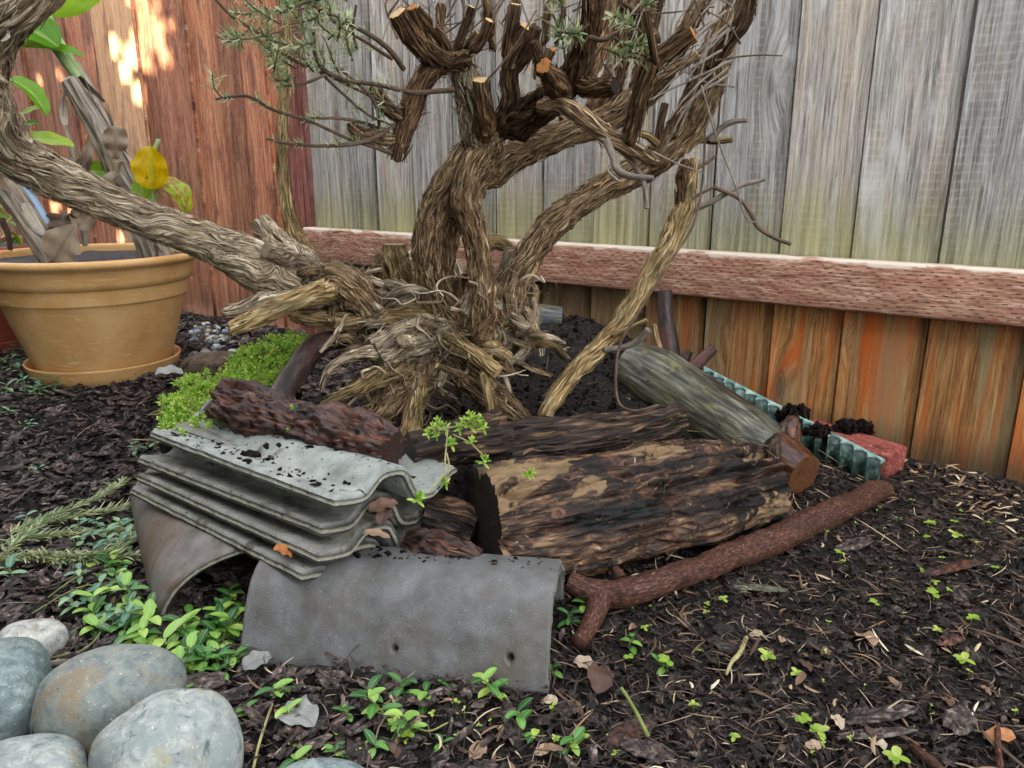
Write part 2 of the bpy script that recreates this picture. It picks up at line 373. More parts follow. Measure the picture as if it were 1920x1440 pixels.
mb = MB(); mb.add(np.stack([XX, YY, ZZ], -1).reshape(-1, 3), grid_q(len(ax), len(ay)))
tag(mb.build('ground', MAT['ground']), kind='structure')
# clods of dark planting soil on the mound
def chip_tmpl(seed, n=(5, 4), thin=.25, rag=.16):
    r = np.random.RandomState(seed); a, b = n
    u, v = np.meshgrid(np.linspace(-.5, .5, a), np.linspace(-.5, .5, b), indexing='ij')
    u = u + r.normal(0, rag * .35, u.shape); v = v + r.normal(0, rag * .4, v.shape)
    v = v * (1 - .55 * (np.abs(u) * 2) ** 2.2)
    h = r.normal(0, thin * .35, u.shape); edge = np.zeros(u.shape); edge[1:-1, 1:-1] = 1
    top = np.stack([u, v, h + thin * .5 * edge + thin * .1], -1).reshape(-1, 3)
    bot = np.stack([u, v, h - thin * .5 * edge - thin * .1], -1).reshape(-1, 3)
    q = grid_q(a, b); k = a * b
    rim = [i * b for i in range(a)] + [(a - 1) * b + j for j in range(1, b)] + [i * b + b - 1 for i in range(a - 2, -1, -1)] + [j for j in range(b - 2, 0, -1)]
    rim = np.array(rim); r2 = np.roll(rim, -1)
    return np.concatenate([top, bot]), np.concatenate([q, q[:, ::-1] + k, np.stack([rim, r2, r2 + k, rim + k], -1)[:, ::-1]])
TM = [chip_tmpl(i) for i in range(8)]; CL = [chip_tmpl(20 + i, (4, 4), .8, .3) for i in range(6)]
def spread(n, x0, x1, y0, y1, dens, near=1.7):
    """positions over the ground, denser where the picture looks closer"""
    X = RS.uniform(x0, x1, n * 4); Y = y0 + (y1 - y0) * RS.uniform(0, 1, n * 4) ** near
    k = RS.uniform(0, 1, len(X)) < dens(X, Y); X, Y = X[k][:n], Y[k][:n]
    return X, Y
def in_view(X, Y): return (np.abs(X) < .76 * Y + .32) & (X + 1.4439 * Y < 2.80)
mound = lambda X, Y: ss(.035, .06, gbase(X, Y) - .055 * ss(1.3, 1.9, Y) * ss(.1, -.7, X))
leftness = lambda X, Y: ss(.05, -.35, X + .12 * np.sin(Y * 7))
mb = MB()
X, Y = spread(13500, -2.6, .4, .42, 3.3, lambda X, Y: in_view(X, Y) * leftness(X, Y) * (1 - mound(X, Y)), 1.3)
for k in range(8):
    x, y = X[k::8], Y[k::8]; n = len(x); s = RS.lognormal(-3.95, .42, n)
    scatter(mb, TM[k], np.c_[x, y, gz(x, y) + RS.uniform(0, .012, n)], np.c_[s, s * RS.uniform(.25, .6, n), s * RS.uniform(.15, .5, n)], rots(n, .28), RS.uniform(0, 1, n))
MAT['mulch'] = grain('bark_mulch', [(.30, '0d0b0a'), (.43, '2d2522'), (.56, '5a4c46'), (.72, 'a09288')], sc=(90, 160, 90), vary=1.0, bump=.9, bd=.003, rough=.7, spec=.35, big=(.7, 1.25))
tag(mb.build('bark_mulch', MAT['mulch'], smooth=False), 'dark shredded bark mulch covering the soil on the left', 'mulch', kind='stuff')
mb = MB()
X, Y = spread(12500, -.6, 1.6, .42, 1.9, lambda X, Y: in_view(X, Y) * (1 - leftness(X, Y) * .7) * (1 - mound(X, Y)), 1.5)
for k in range(8):
    x, y = X[k::8], Y[k::8]; n = len(x); s = RS.lognormal(-4.75, .50, n)
    scatter(mb, TM[k], np.c_[x, y, gz(x, y) + RS.uniform(0, .006, n)], np.c_[s, s * RS.uniform(.2, .7, n), s * RS.uniform(.2, .6, n)], rots(n, .35), RS.uniform(0, 1, n))
MAT['mulch_fine'] = grain('fine_mulch', [(.3, '0a0807'), (.46, '241e1a'), (.60, '463b33'), (.78, '938475')], sc=(120, 200, 120), vary=1.2, bump=.9, bd=.002, rough=.7, spec=.35)
tag(mb.build('fine_mulch', MAT['mulch_fine'], smooth=False), 'fine dark wood crumbs spread over the soil on the right', 'mulch', kind='stuff')
mb = MB()
X, Y = spread(17000, -1.0, 1.2, .55, 2.1, lambda X, Y: in_view(X, Y), 1.4)
for k in range(6):
    x, y = X[k::6], Y[k::6]; n = len(x); s = RS.lognormal(-5.75, .5, n) * (1 + .1 * mound(x, y))
    scatter(mb, CL[k], np.c_[x, y, gz(x, y) + RS.uniform(-.001, .003, n)], np.c_[s, s, s], rots(n, 1.), RS.uniform(0, 1, n))
MAT['clod'] = grain('soil_crumb', [(.3, '0b0807'), (.55, '211813'), (.8, '483a30')], sc=(200, 200, 200), vary=1.0, bump=1., bd=.002, rough=.9, spec=.15)
tag(mb.build('soil_crumbs', MAT['clod']), 'black loose crumbs of planting soil over the mound', 'soil', kind='stuff')
# pine-needle like litter: thin curved strips
def litter(mb, X, Y, L, W, lift=.004, tilt=.25, zf=gz):
    n = len(X); m = 5; t = np.linspace(-.5, .5, m); a = RS.uniform(0, 6.283, n); l = L(n); wd = W(n)
    cv = RS.normal(0, .4, n); ti = RS.normal(0, tilt, n); z0 = zf(X, Y) + RS.uniform(.001, lift, n) + np.abs(ti) * l * .3
    al = a[:, None] + cv[:, None] * t[None, :]
    px = X[:, None] + np.cos(al) * t * l[:, None]; py = Y[:, None] + np.sin(al) * t * l[:, None]
    pz = z0[:, None] + (ti * l)[:, None] * t + .15 * l[:, None] * (.25 - t ** 2) * RS.uniform(-.3, 1.3, n)[:, None]
    nx, ny = -np.sin(al), np.cos(al); ww = (wd[:, None] / 2) * np.clip(1.15 - (2 * np.abs(t)) ** 3, .15, 1)
    a1 = np.stack([px - nx * ww, py - ny * ww, pz], -1); a2 = np.stack([px, py, pz + ww * .8], -1); a3 = np.stack([px + nx * ww, py + ny * ww, pz], -1)
    V = np.stack([a1, a2, a3], 2).reshape(-1, 3)
    q = (grid_q(m, 3)[None] + (np.arange(n) * m * 3)[:, None, None]).reshape(-1, 4)
    r = RS.uniform(0, 1, n); mb.add(V, q, rnd=np.repeat(r, m * 3))
MAT['litter'] = leafm('dry_litter', [(0, '1a120d'), (.5, '37271d'), (.75, '5f4a3a'), (.92, '937a62'), (1, 'cbb999')], vein=None, rough=.6, trans=.05)
mb = MB()
X, Y = spread(11500, -.7, 1.5, .42, 1.9, lambda X, Y: in_view(X, Y) * (1 - .75 * leftness(X, Y)) * (1 - .93 * mound(X, Y)), 1.5)
litter(mb, X, Y, lambda n: RS.lognormal(-4.15, .45, n), lambda n: RS.uniform(.0006, .0016, n), .008)
X, Y = spread(2200, -1.4, .3, .55, 2.3, lambda X, Y: in_view(X, Y) * (1 - .93 * mound(X, Y)), 1.4)
litter(mb, X, Y, lambda n: RS.lognormal(-3.8, .5, n), lambda n: RS.uniform(.0008, .002, n), .016)
tag(mb.build('needle_litter', MAT['litter']), 'brown dry needles and thin stalks littering the soil', 'litter', kind='stuff')
mb = MB()
X, Y = spread(520, -.3, 1.2, .55, 1.6, lambda X, Y: in_view(X, Y) * (1 - .9 * mound(X, Y)), 1.6)
litter(mb, X, Y, lambda n: RS.lognormal(-3.9, .5, n), lambda n: RS.uniform(.0014, .0045, n), .010)
X, Y = spread(260, .75, 1.2, 1.05, 1.4, lambda X, Y: in_view(X, Y), 1.)
litter(mb, X, Y, lambda n: RS.lognormal(-4.2, .4, n), lambda n: RS.uniform(.002, .006, n), .010)
MAT['chips'] = leafm('pale_wood_slivers', [(0, '3e2c20'), (.45, '6b503b'), (.75, '9a7b5c'), (.93, 'c9b491'), (1, 'e6dcc2')], vein=None, rough=.7, trans=.0)
tag(mb.build('wood_slivers', MAT['chips']), 'pale wood slivers strewn over the mulch on the right', 'litter', kind='stuff')
# ------------------------------------------------------------------ fence line
FU = np.array([.8222, -.5692]); FN = np.array([-.5692, -.8222]); FP0 = np.array([-.492, 2.303])
def fp(s, off=0., z=0.):
    p = FP0 + FU * s + FN * off; return np.array([p[0], p[1], z])
def fs(px, off=0., C0=2.833):
    """distance along the fence where photo column px (at mid height) meets it"""
    r = (px - 960) / 1496; Y = C0 / (1.4439 + r); X = r * Y
    return (X - FP0[0]) * FU[0] + (Y - FP0[1]) * FU[1]
def plank(mb, s0, s1, z0, z1, off, th, ident, lean=0., ns=7, nz=46, cup=.0012, cap=True, kn=()):
    S_, Z_ = np.meshgrid(np.linspace(0, 1, ns), np.linspace(0, 1, nz), indexing='ij')
    s = s0 + (s1 - s0) * S_; z = z0 + (z1 - z0) * Z_
    e = .0011 * fbm(ident * 7.3, Z_ * 9 * (z1 - z0), 0, 3)
    s = s + np.where(S_ == 0, e, 0) - np.where(S_ == 1, e, 0) + lean * (z - z0)
    d = cup * (1 - (2 * S_ - 1) ** 2) - .0018 * ((S_ == 0) | (S_ == 1)) + .0006 * fbm(s * 160, ident * 3.1, z * 3, 2)
    fr = FP0[None, None, :] + FU * s[..., None] + FN * (off + d)[..., None]
    bk = FP0[None, None, :] + FU * s[..., None] + FN * (off - th)
    V1 = np.concatenate([fr, z[..., None]], -1); V2 = np.concatenate([bk, z[..., None]], -1)
    b = np.stack([s + ident * 1.37, np.full_like(s, ident * .731), z], -1)
    rv = (ident * .6180339) % 1
    k = ns * nz; q = grid_q(ns, nz)
    rim = [i * nz for i in range(ns)] + [(ns - 1) * nz + j for j in range(1, nz)] + [i * nz + nz - 1 for i in range(ns - 2, -1, -1)] + [j for j in range(nz - 2, 0, -1)]
    rim = np.array(rim); r2 = np.roll(rim, -1)
    Q = np.concatenate([q, q[:, ::-1] + k, np.stack([rim, r2, r2 + k, rim + k], -1)[:, ::-1]])
    mb.add(np.concatenate([V1.reshape(-1, 3), V2.reshape(-1, 3)]), Q, bc=np.concatenate([b.reshape(-1, 3)] * 2), rnd=rv)
def plankmat(name, red=False):
    m = Mt(name); a = m.attr('bc'); r = m.attr('rnd', False); sep = m.n('SeparateXYZ'); m.l(a, sep.inputs[0])
    z = sep.outputs[2]
    # knots: warped cells stretched along the board
    mp = m.n('Mapping'); mp.inputs['Scale'].default_value = (7.3, 7.3, 2.1); m.l(a, mp.inputs[0])
    vo = m.n('TexVoronoi'); vo.inputs['Scale'].default_value = 1.; vo.inputs['Randomness'].default_value = 1.; m.l(mp.outputs[0], vo.inputs['Vector'])
    kn = vo.outputs['Distance']
    warp = m.math('MULTIPLY', m.ramp(kn, [(0., 1.), (.26, .12), (.6, 0.)]), .035)
    cmb = m.n('CombineXYZ'); m.l(m.math('ADD', sep.outputs[0], warp), cmb.inputs[0]); m.l(sep.outputs[1], cmb.inputs[1]); m.l(z, cmb.inputs[2]); v = cmb.outputs[0]
    f = m.noise(v, 1., (230, 60, 8.), 8, .78, .3); f2 = m.noise(v, 1., (75, 20, 1.6), 4, .55, .8); f3 = m.noise(v, 1., (620, 500, 45), 4, .75)
    f4 = m.noise(v, 1., (24, 9, 5.), 4, .6, .6)
    ff = m.math('ADD', m.math('MULTIPLY', f, .62), m.math('ADD', m.math('MULTIPLY', f2, .22), m.math('MULTIPLY', f3, .16)))
    if red:
        c = m.ramp(ff, [(.37, '4a2216'), (.44, '94482a'), (.51, 'b96c40'), (.58, 'd0925a'), (.68, 'f0cfa4')])
        c2 = m.ramp(ff, [(.36, '8a5832'), (.45, 'c08a58'), (.56, 'd8ae7c'), (.70, 'f4dcb8')])
        c = m.mix(m.ramp(r, [(.92, 0.), (.935, .8)]), c, c2)
        c = m.mix(m.ramp(f4, [(.50, 0.), (.66, .7)]), c, '5a3226')
        c = m.mix(m.ramp(f3, [(.58, 0.), (.68, .6)]), c, 'ead6c6')
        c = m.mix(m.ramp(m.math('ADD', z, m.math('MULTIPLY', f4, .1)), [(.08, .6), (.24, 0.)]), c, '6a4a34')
    else:
        c = m.ramp(ff, [(.36, '3d3935'), (.44, '7d7873'), (.51, 'a5a09a'), (.57, 'c0bcb5'), (.68, 'e6e3dc')])
        wm = m.ramp(ff, [(.28, '6a5444'), (.45, '9c8871'), (.6, 'bcab95'), (.76, 'd8cbb8')])
        c = m.mix(m.ramp(m.math('ADD', m.math('MULTIPLY', f4, .75), m.math('MULTIPLY', r, .25)), [(.46, 0.), (.62, .6)]), c, wm)
        c = m.mix(m.ramp(m.noise(v, 1., (30, 12, 2.2), 3, .6, .8, (4, 4, 4)), [(.56, 0.), (.74, .5)]), c, '5d5b58')
        c = m.mix(m.ramp(m.noise(v, 1., (17, 12, 3.), 4, .65, .8, (9, 4, 1)), [(.56, 0.), (.70, .55)]), c, 'dfe2e4')
        # saw marks
        zz = m.math('SINE', m.math('MULTIPLY_ADD', f4, 7., m.math('MULTIPLY', z, 420.)))
        c = m.mix(m.math('MULTIPLY', m.ramp(zz, [(.3, 0.), (1., .14)]), m.ramp(f4, [(.5, 0.), (.6, 1.)])), c, 'e8e4da')
        c = m.mix(m.ramp(f3, [(.66, 0.), (.76, .45)]), c, 'ece9e2')
        # moss low on the upper part, and the damp unbleached foot below the rail
        zn = m.math('ADD', z, m.math('MULTIPLY_ADD', f4, -.18, m.math('MULTIPLY', r, -.06)))
        c = m.mix(m.ramp(zn, [(.28, .62), (.34, .38), (.41, 0.)]), c, m.ramp(f2, [(.3, '6a6a38'), (.6, 'a5a468')]))
        low = m.ramp(ff, [(.37, '3c2415'), (.44, '7e5430'), (.52, 'aa7a48'), (.60, 'c49a64'), (.72, 'e0c492')])
        sx = m.n('SeparateXYZ'); m.l(m.n('NewGeometry').outputs['Position'], sx.inputs[0])
        low = m.mix(m.ramp(m.noise(v, 1., (26, 9, 2.4), 3, .55, .5, (7, 1, 2)), [(.47, 0.), (.58, .85)]), low, 'b85a20')
        low = m.mix(m.ramp(m.noise(v, 1., (20, 9, 1.8), 3, .55, .5, (1, 8, 2)), [(.50, 0.), (.64, .65)]), low, '8c8a68')
        dull = m.ramp(ff, [(.36, '33281c'), (.5, '6f5b42'), (.66, 'a08565')])
        low = m.mix(m.ramp(sx.outputs[0], [(.25, .95), (.55, 0.)]), low, dull)
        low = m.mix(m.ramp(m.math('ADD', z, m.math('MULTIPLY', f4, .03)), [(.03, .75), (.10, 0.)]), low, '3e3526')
        c = m.mix(m.ramp(z, [(.335, 1.), (.345, 0.)]), c, low)
    kc = m.ramp(kn, [(0., 1.), (.045, 1.), (.07, .55), (.075, .95), (.10, .25), (.2, 0.)])
    c = m.mix(m.math('MULTIPLY', kc, .75), c, '4a2c20' if red else '4f3f36')
    h = m.n('HueSaturation'); m.l(c, h.inputs['Color']); m.l(m.math('MULTIPLY_ADD', r, .5 if red else .35, .70 if red else .82), h.inputs['Value']); h.inputs['Saturation'].default_value = .9 if red else 1.
    m.col(h.outputs[0]); m.set(.75 if red else .85, .25)
    m.bump(m.math('ADD', ff, m.math('MULTIPLY', kc, .2)), .8, .005); return m.m
MAT['grey_plank'] = plankmat('weathered_planks'); MAT['red_plank'] = plankmat('red_stained_planks', True)
seams = [583, 640, 703, 773, 848, 929, 1017, 1113, 1219, 1340, 1472, 1612, 1783, 1988, 2240, 2560]
sv = [fs(x) for x in seams]
gf = thing('grey_fence', fp(sv[0]), 'weathered grey plank fence with mossy feet and a reddish rail along it', 'fence')
mb = MB()
for i in range(len(sv) - 1):
    plank(mb, sv[i] + .0016 + .0012 * (i % 3), sv[i + 1] - .0014, -.06 if i > 3 else .0, 1.85, (-.002, .001, -.003, .0015)[i % 4], .017, i + 1.0, lean=-.004 * ((i * 7) % 3 - 1) * .5)
for i in range(14):
    s = sv[-1] + i * .142; plank(mb, s, s + .14, -.06, 1.85, 0, .017, 40 + i, nz=8, ns=3)
mb.build('plank_panel', MAT['grey_plank'], gf)
mb = MB()
for i in range(1, len(sv)):
    plank(mb, sv[i] - .022, sv[i] + .022, -.05, 1.8, -.022, .012, 90 + i, nz=6, ns=3)  # added strips behind the seams, keeping sky light out of the gaps
mb.build('seam_light_stops', MAT['grey_plank'], gf)
def rail_mat():
    m = Mt('incised_red_rail'); a = m.attr('bc'); sep = m.n('SeparateXYZ'); m.l(a, sep.inputs[0]); u, v = sep.outputs[0], sep.outputs[2]
    f = m.noise(a, 1., (26, 90, 260), 5, .6, .5); g = m.noise(a, 1., (9, 20, 26), 4, .6, .6)
    c = m.ramp(f, [(.3, '6e4838'), (.45, '98705a'), (.56, 'b48b74'), (.72, 'd8bda6')])
    c = m.mix(m.ramp(g, [(.45, 0.), (.6, .55)]), c, m.ramp(f, [(.3, '96564a'), (.7, 'bd8473')]))
    c = m.mix(m.ramp(g, [(.60, 0.), (.70, .6)]), c, '8a6650')
    row = m.math('FLOOR', m.math('DIVIDE', v, .0068)); fr = m.math('FRACT', m.math('DIVIDE', v, .0068))
    uu = m.math('FRACT', m.math('ADD', m.math('DIVIDE', u, .021), m.math('ADD', m.math('MULTIPLY', row, .382), m.math('MULTIPLY', m.noise(m.n('CombineXYZ').outputs[0], 1.), 0.))))
    da = m.math('MULTIPLY', m.math('LESS_THAN', uu, .42), m.math('LESS_THAN', m.math('ABSOLUTE', m.math('SUBTRACT', fr, .5)), .17))
    da = m.math('MULTIPLY', da, m.ramp(m.noise(a, 1., (55, 1, 160), 2, .5, 0, (2, 2, 2)), [(.42, 0.), (.54, 1.)]))
    edge = m.ramp(m.math('ABSOLUTE', m.math('SUBTRACT', v, .0475)), [(.041, 1.), (.044, 0.)])
    da = m.math('MULTIPLY', da, edge)
    c = m.mix(m.math('MULTIPLY', da, .8), c, '4a2820')
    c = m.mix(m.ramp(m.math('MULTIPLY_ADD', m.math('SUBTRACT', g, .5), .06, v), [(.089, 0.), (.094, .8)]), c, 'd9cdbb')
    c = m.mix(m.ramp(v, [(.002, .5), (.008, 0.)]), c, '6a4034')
    m.col(c); m.set(.8, .25); m.bump(m.math('SUBTRACT', m.math('MULTIPLY', f, .5), da), .7, .003); return m.m
MAT['rail'] = rail_mat()
# rail: a real 2x4 with rounded arrises in front of the planks
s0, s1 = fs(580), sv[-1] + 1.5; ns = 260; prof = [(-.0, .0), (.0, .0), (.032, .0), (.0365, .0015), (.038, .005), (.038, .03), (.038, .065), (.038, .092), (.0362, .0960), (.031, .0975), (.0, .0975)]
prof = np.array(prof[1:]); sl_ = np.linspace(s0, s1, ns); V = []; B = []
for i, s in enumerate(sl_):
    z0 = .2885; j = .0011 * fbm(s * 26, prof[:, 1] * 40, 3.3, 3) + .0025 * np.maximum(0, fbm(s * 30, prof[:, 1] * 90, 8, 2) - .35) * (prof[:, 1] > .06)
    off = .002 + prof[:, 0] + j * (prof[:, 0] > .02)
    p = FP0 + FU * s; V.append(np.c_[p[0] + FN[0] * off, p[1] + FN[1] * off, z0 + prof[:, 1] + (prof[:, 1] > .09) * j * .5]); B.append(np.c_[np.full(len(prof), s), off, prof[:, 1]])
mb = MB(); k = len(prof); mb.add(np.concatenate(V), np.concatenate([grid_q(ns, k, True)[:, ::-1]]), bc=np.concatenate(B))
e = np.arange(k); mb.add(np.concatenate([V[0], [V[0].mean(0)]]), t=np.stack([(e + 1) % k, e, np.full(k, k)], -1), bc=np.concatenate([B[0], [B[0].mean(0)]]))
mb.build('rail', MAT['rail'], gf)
# red fence with its post
rfn = thing('red_fence', fp(fs(560, 0)), 'red stained plank fence with a dark post in its corner behind the potted plant', 'fence')
rse = [545, 512, 474, 425, 375, 318, 285, 241, 205, 160, 120, 75, 30, -15, -60, -110, -160, -210, -260]
rto = [3., 16., 5., 24., 13.5, 34., 21., 8., 3., 18., 40.5, 13.5, 5., 24., 3., 8., 16., 5.]
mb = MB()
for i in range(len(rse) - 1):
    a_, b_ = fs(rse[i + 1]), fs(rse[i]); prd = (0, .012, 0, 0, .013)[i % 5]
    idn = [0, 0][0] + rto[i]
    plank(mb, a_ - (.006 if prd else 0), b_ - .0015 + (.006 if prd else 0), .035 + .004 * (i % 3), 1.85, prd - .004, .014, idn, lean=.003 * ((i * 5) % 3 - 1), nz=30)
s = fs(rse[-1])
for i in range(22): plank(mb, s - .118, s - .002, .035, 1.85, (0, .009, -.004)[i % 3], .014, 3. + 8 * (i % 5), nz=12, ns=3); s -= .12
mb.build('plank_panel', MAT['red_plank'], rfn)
MAT['post'] = grain('dark_red_post', [(.35, '45241e'), (.48, '7d4a40'), (.6, '96655a'), (.75, 'bd9388')], sc=(160, 160, 5), vary=.1)
mb = MB(); plank(mb, sv[0] - .090, sv[0] - .003, -.05, 1.85, .010, .05, 77., ns=7); mb.build('post', MAT['post'], rfn)
# a neighbour's sunlit rear wall seen only as brightness through gaps is left out
# ------------------------------------------------------------------ added, unseen leafy hedge behind the viewer: it shades the bed
HB = thing('sun_blocker', (-3.2, -2.2, 0), 'added unseen leafy hedge behind the viewer shading the bed', 'blocker')
MAT['blocker'] = leafm('blocker_leaves', [(0, '1d2c12'), (.6, '3a5220'), (1, '5b7433')], vein=None, trans=.1)
MAT['blocker_core'] = grain('blocker_core', [(.3, '1a1a10'), (.7, '2c2c1a')], sc=(20, 20, 20))
hd = np.array([math.cos(SUN_AZ), -math.sin(SUN_AZ)])          # along the hedge, square to the sun
sdir = np.array([sd.x, sd.y]) / math.hypot(sd.x, sd.y); hc = sdir * 2.6 + np.array([0., 1.6])
def hpt(a, z, d=0): return np.stack([hc[0] + hd[0] * a + sdir[0] * d, hc[1] + hd[1] * a + sdir[1] * d, z + 0 * a], -1)
tgt = []
for (px, py, Yf, rr) in HOLES:
    p = P(px, py, Yf); q = p[:2] - hc; dist = -(q @ sdir); a = q @ hd; tgt.append((a, p[2] + dist * math.tan(SUN_EL), rr))
AA, ZZ_ = np.meshgrid(np.arange(-4.6, 4.6, .03), np.arange(-.05, 3.9, .03), indexing='ij')
mb = MB(); va = hpt(AA, ZZ_, .10 * fbm(AA * 3, ZZ_ * 3, 0, 2)); q = grid_q(*AA.shape)
ca = AA.ravel()[q].mean(1); cz = ZZ_.ravel()[q].mean(1)
keep = np.ones(len(q), bool)
for (a, z, rr) in tgt: keep &= ((ca - a) ** 2 + ((cz - z) * .8) ** 2) > rr ** 2  # holes cut so sun flecks land on the red fence
keep &= cz < 3.6 + .25 * fbm(ca * 2, 0, 0, 3)
mb.add(va.reshape(-1, 3), q[keep]); mb.build('blocker_core', MAT['blocker_core'], HB)
mb = MB(); n = 15000; a = RS.uniform(-4.6, 4.6, n); z = RS.uniform(.02, 3.8, n); ok = np.ones(n, bool)
for (a0, z0, rr) in tgt: ok &= ((a - a0) ** 2 + ((z - z0) * .8) ** 2) > (rr * .8) ** 2
a, z = a[ok], z[ok]
lt = MB(); leaf(lt, np.zeros(3), (1, 0, 0), (0, 0, 1), 1, .45, 'oval', m=4); lt = (np.concatenate(lt.V), np.concatenate(lt.Q))
sc_ = RS.uniform(.04, .09, len(a)); scatter(mb, lt, hpt(a, z, RS.normal(0, .16, len(a))), np.c_[sc_, sc_, sc_], rots(len(a), 1.2), RS.uniform(0, 1, len(a)))
mb.build('blocker_leaves', MAT['blocker'], HB)
def PP(L, dz=0):
    """(px, py, Y, radius px) rows -> world points and radii"""
    pts = [P(a[0], a[1], a[2]) if a[2] else G(a[0], a[1], a[3] * .00066 * a[4] + .004) for a in L]; return np.array(pts), np.array([a[3] * depth(p) / F for a, p in zip(L, pts)])
# ------------------------------------------------------------------ roof tiles
def tilem(name, cols, speck=.2, rough=.75, blot=()):
    m = Mt(name); a = m.attr('bc'); ob = m.n('NewGeometry').outputs['Position']; r = m.attr('rnd', False)
    f = m.noise(a, 900., (1, 1, 1), 3, .6); g = m.noise(a, 26., (1, 1, 1), 4, .6); h = m.noise(a, 330., (1, 1, 1), 4, .6)
    c = m.ramp(g, [(.3, cols[0]), (.5, cols[1]), (.72, cols[2])])
    c = m.mix(1., c, m.ramp(f, [(.3, .72), (.7, 1.18)]), 'MULTIPLY')
    c = m.mix(m.ramp(h, [(.66, 0.), (.71, speck)]), c, 'd8d4c8'); c = m.mix(m.ramp(h, [(.28, .7), (.34, 0.)]), c, '3a352e')
    for (col, bs, lo, hi) in blot: c = m.mix(m.ramp(m.noise(a, bs, (1, 1, 1), 5, .65, 1., (bs, 2, 1)), [(lo, 0.), (hi, 1.)]), c, col)
    # broken rim shows the sandy core (rnd = 1 there)
    c = m.mix(m.math('MULTIPLY', m.ramp(r, [(.9, 0.), (1., 1.)]), .8), c, m.ramp(f, [(.3, '6f6c5e'), (.7, 'b3ae98')]))
    m.col(c); m.set(rough, .3); m.bump(m.math('ADD', m.math('MULTIPLY', f, .5), m.math('MULTIPLY', h, .7)), .7, .0016); return m.m
MAT['tile_pale'] = tilem('pale_concrete_tile', ('7f837c', '9fa39b', 'b9bbb2'), .5, rough=.92, blot=[('3c3a35', 75., .60, .66), ('5a564c', 14., .60, .72)])
MAT['tile'] = tilem('grey_concrete_tile', ('6f6e66', '8d8b82', 'a3a29a'), .4, blot=[('565244', 18., .52, .66), ('75714f', 30., .58, .70), ('34312b', 80., .62, .67)])
MAT['tile_brown'] = tilem('brown_grey_tile', ('5c5a56', '6e6d6b', '7e8082'), .6, rough=.40, blot=[('655c50', 7., .50, .70)])
MAT['tile_round'] = tilem('warm_grey_tile', ('5c564f', '787069', '908880'), .7, rough=.6, blot=[('6a5644', 9., .48, .66), ('3d3833', 40., .64, .70)])
def slab(name, O, du, dv, dn, prof, L, th, mat, nu=60, parent=None, taper=0., chip=.0022, seed=1, holes=(), arch=False):
    """tile: length axis du, cross axis dv, prof = [(across, height)...]; rounded and chipped rim"""
    prof = np.array(prof, float); d = np.r_[0, np.cumsum(np.hypot(*np.diff(prof, axis=0).T))]
    k = 96; t = np.linspace(0, d[-1], k); pa, ph, _ = prof[:, 0], prof[:, 1], 0
    pr, _, _ = spline(np.c_[prof, np.zeros(len(prof))], np.ones(len(prof)), d[-1] / (k - 1)); pr = pr[:, :2]; k = len(pr)
    tg = np.gradient(pr, axis=0); tg /= np.linalg.norm(tg, axis=1)[:, None]; nr = np.c_[-tg[:, 1], tg[:, 0]]
    u = np.linspace(0, 1, nu); uL = u[:, None] * L; c = np.linspace(0, 1, k)[None, :]
    UU = np.broadcast_to(uL, (nu, k)); CC = np.broadcast_to(c * d[-1], (nu, k))
    nz_ = .0007 * fbm(UU * 90, CC * 90, seed * 3.3, 3) + .0006 * fbm(UU * 8, CC * 8, seed * 5.1, 2)
    edge = np.minimum(np.minimum(UU, L - UU), np.minimum(CC, d[-1] - CC)); rd = .30 * th * (1 - np.clip(edge / (th * .3), 0, 1)) ** 2.2
    eu = np.where(UU < .001, 1, 0) - np.where(UU > L - .001, 1, 0); ec = np.where(CC < .001, 1, 0) - np.where(CC > d[-1] - .001, 1, 0)
    ch = chip * .5 * (fbm(UU * 45 + seed, CC * 45, seed, 4) + .3) + chip * 2.6 * np.maximum(0, fbm(UU * 17 + seed * 7, CC * 17, seed + 9, 3) - .16)
    Vs = []
    for side in (1, -1):
        off = side * (th / 2 - rd) + nz_
        for (hu, hc, hr) in holes:
            if side == 1: off = off - .013 * ss(hr, hr * .55, np.hypot(UU - hu, CC - hc))
        A = pr[None, :, 0] + nr[None, :, 0] * off; H = pr[None, :, 1] + nr[None, :, 1] * off
        A = A + ec * ch * 1.; Lu = UU + eu * ch * 1.5
        Vs.append(np.asarray(O) + Lu[..., None] * du + A[..., None] * dv * (1 - taper * u[:, None, None]) + H[..., None] * dn)
    b = np.stack([UU + seed * .77, CC, np.zeros_like(UU)], -1).reshape(-1, 3)
    q = grid_q(nu, k); n = nu * k
    rim = [i * k for i in range(nu)] + [(nu - 1) * k + j for j in range(1, k)] + [i * k + k - 1 for i in range(nu - 2, -1, -1)] + [j for j in range(k - 2, 0, -1)]
    rim = np.array(rim); r2 = np.roll(rim, -1); rn = np.zeros(n * 2 + len(rim))
    mid = (Vs[0].reshape(-1, 3)[rim] + Vs[1].reshape(-1, 3)[rim]) / 2 + RS.normal(0, .0007, (len(rim), 3))
    e = np.arange(len(rim)) + 2 * n; e2 = np.roll(e, -1); rn[rim] = .96; rn[rim + n] = .96; rn[2 * n:] = 1
    Q = np.concatenate([q, q[:, ::-1] + n, np.stack([rim, r2, e2, e], -1)[:, ::-1], np.stack([e, e2, r2 + n, rim + n], -1)[:, ::-1]])
    mb = MB(); mb.add(np.concatenate([Vs[0].reshape(-1, 3), Vs[1].reshape(-1, 3), mid]), Q, bc=np.concatenate([b, b, b[rim] + [0, 0, .004]]), rnd=rn)
    return mb.build(name, mat, parent, origin=O)
PROF = [(0, .002), (.02, .001), (.042, .001), (.052, .005), (.068, .021), (.078, .026), (.102, .027), (.112, .023), (.134, -.005), (.144, -.010), (.166, -.011), (.176, -.006), (.20, .014), (.212, .018)]
EZ = np.array([0, 0, 1.])
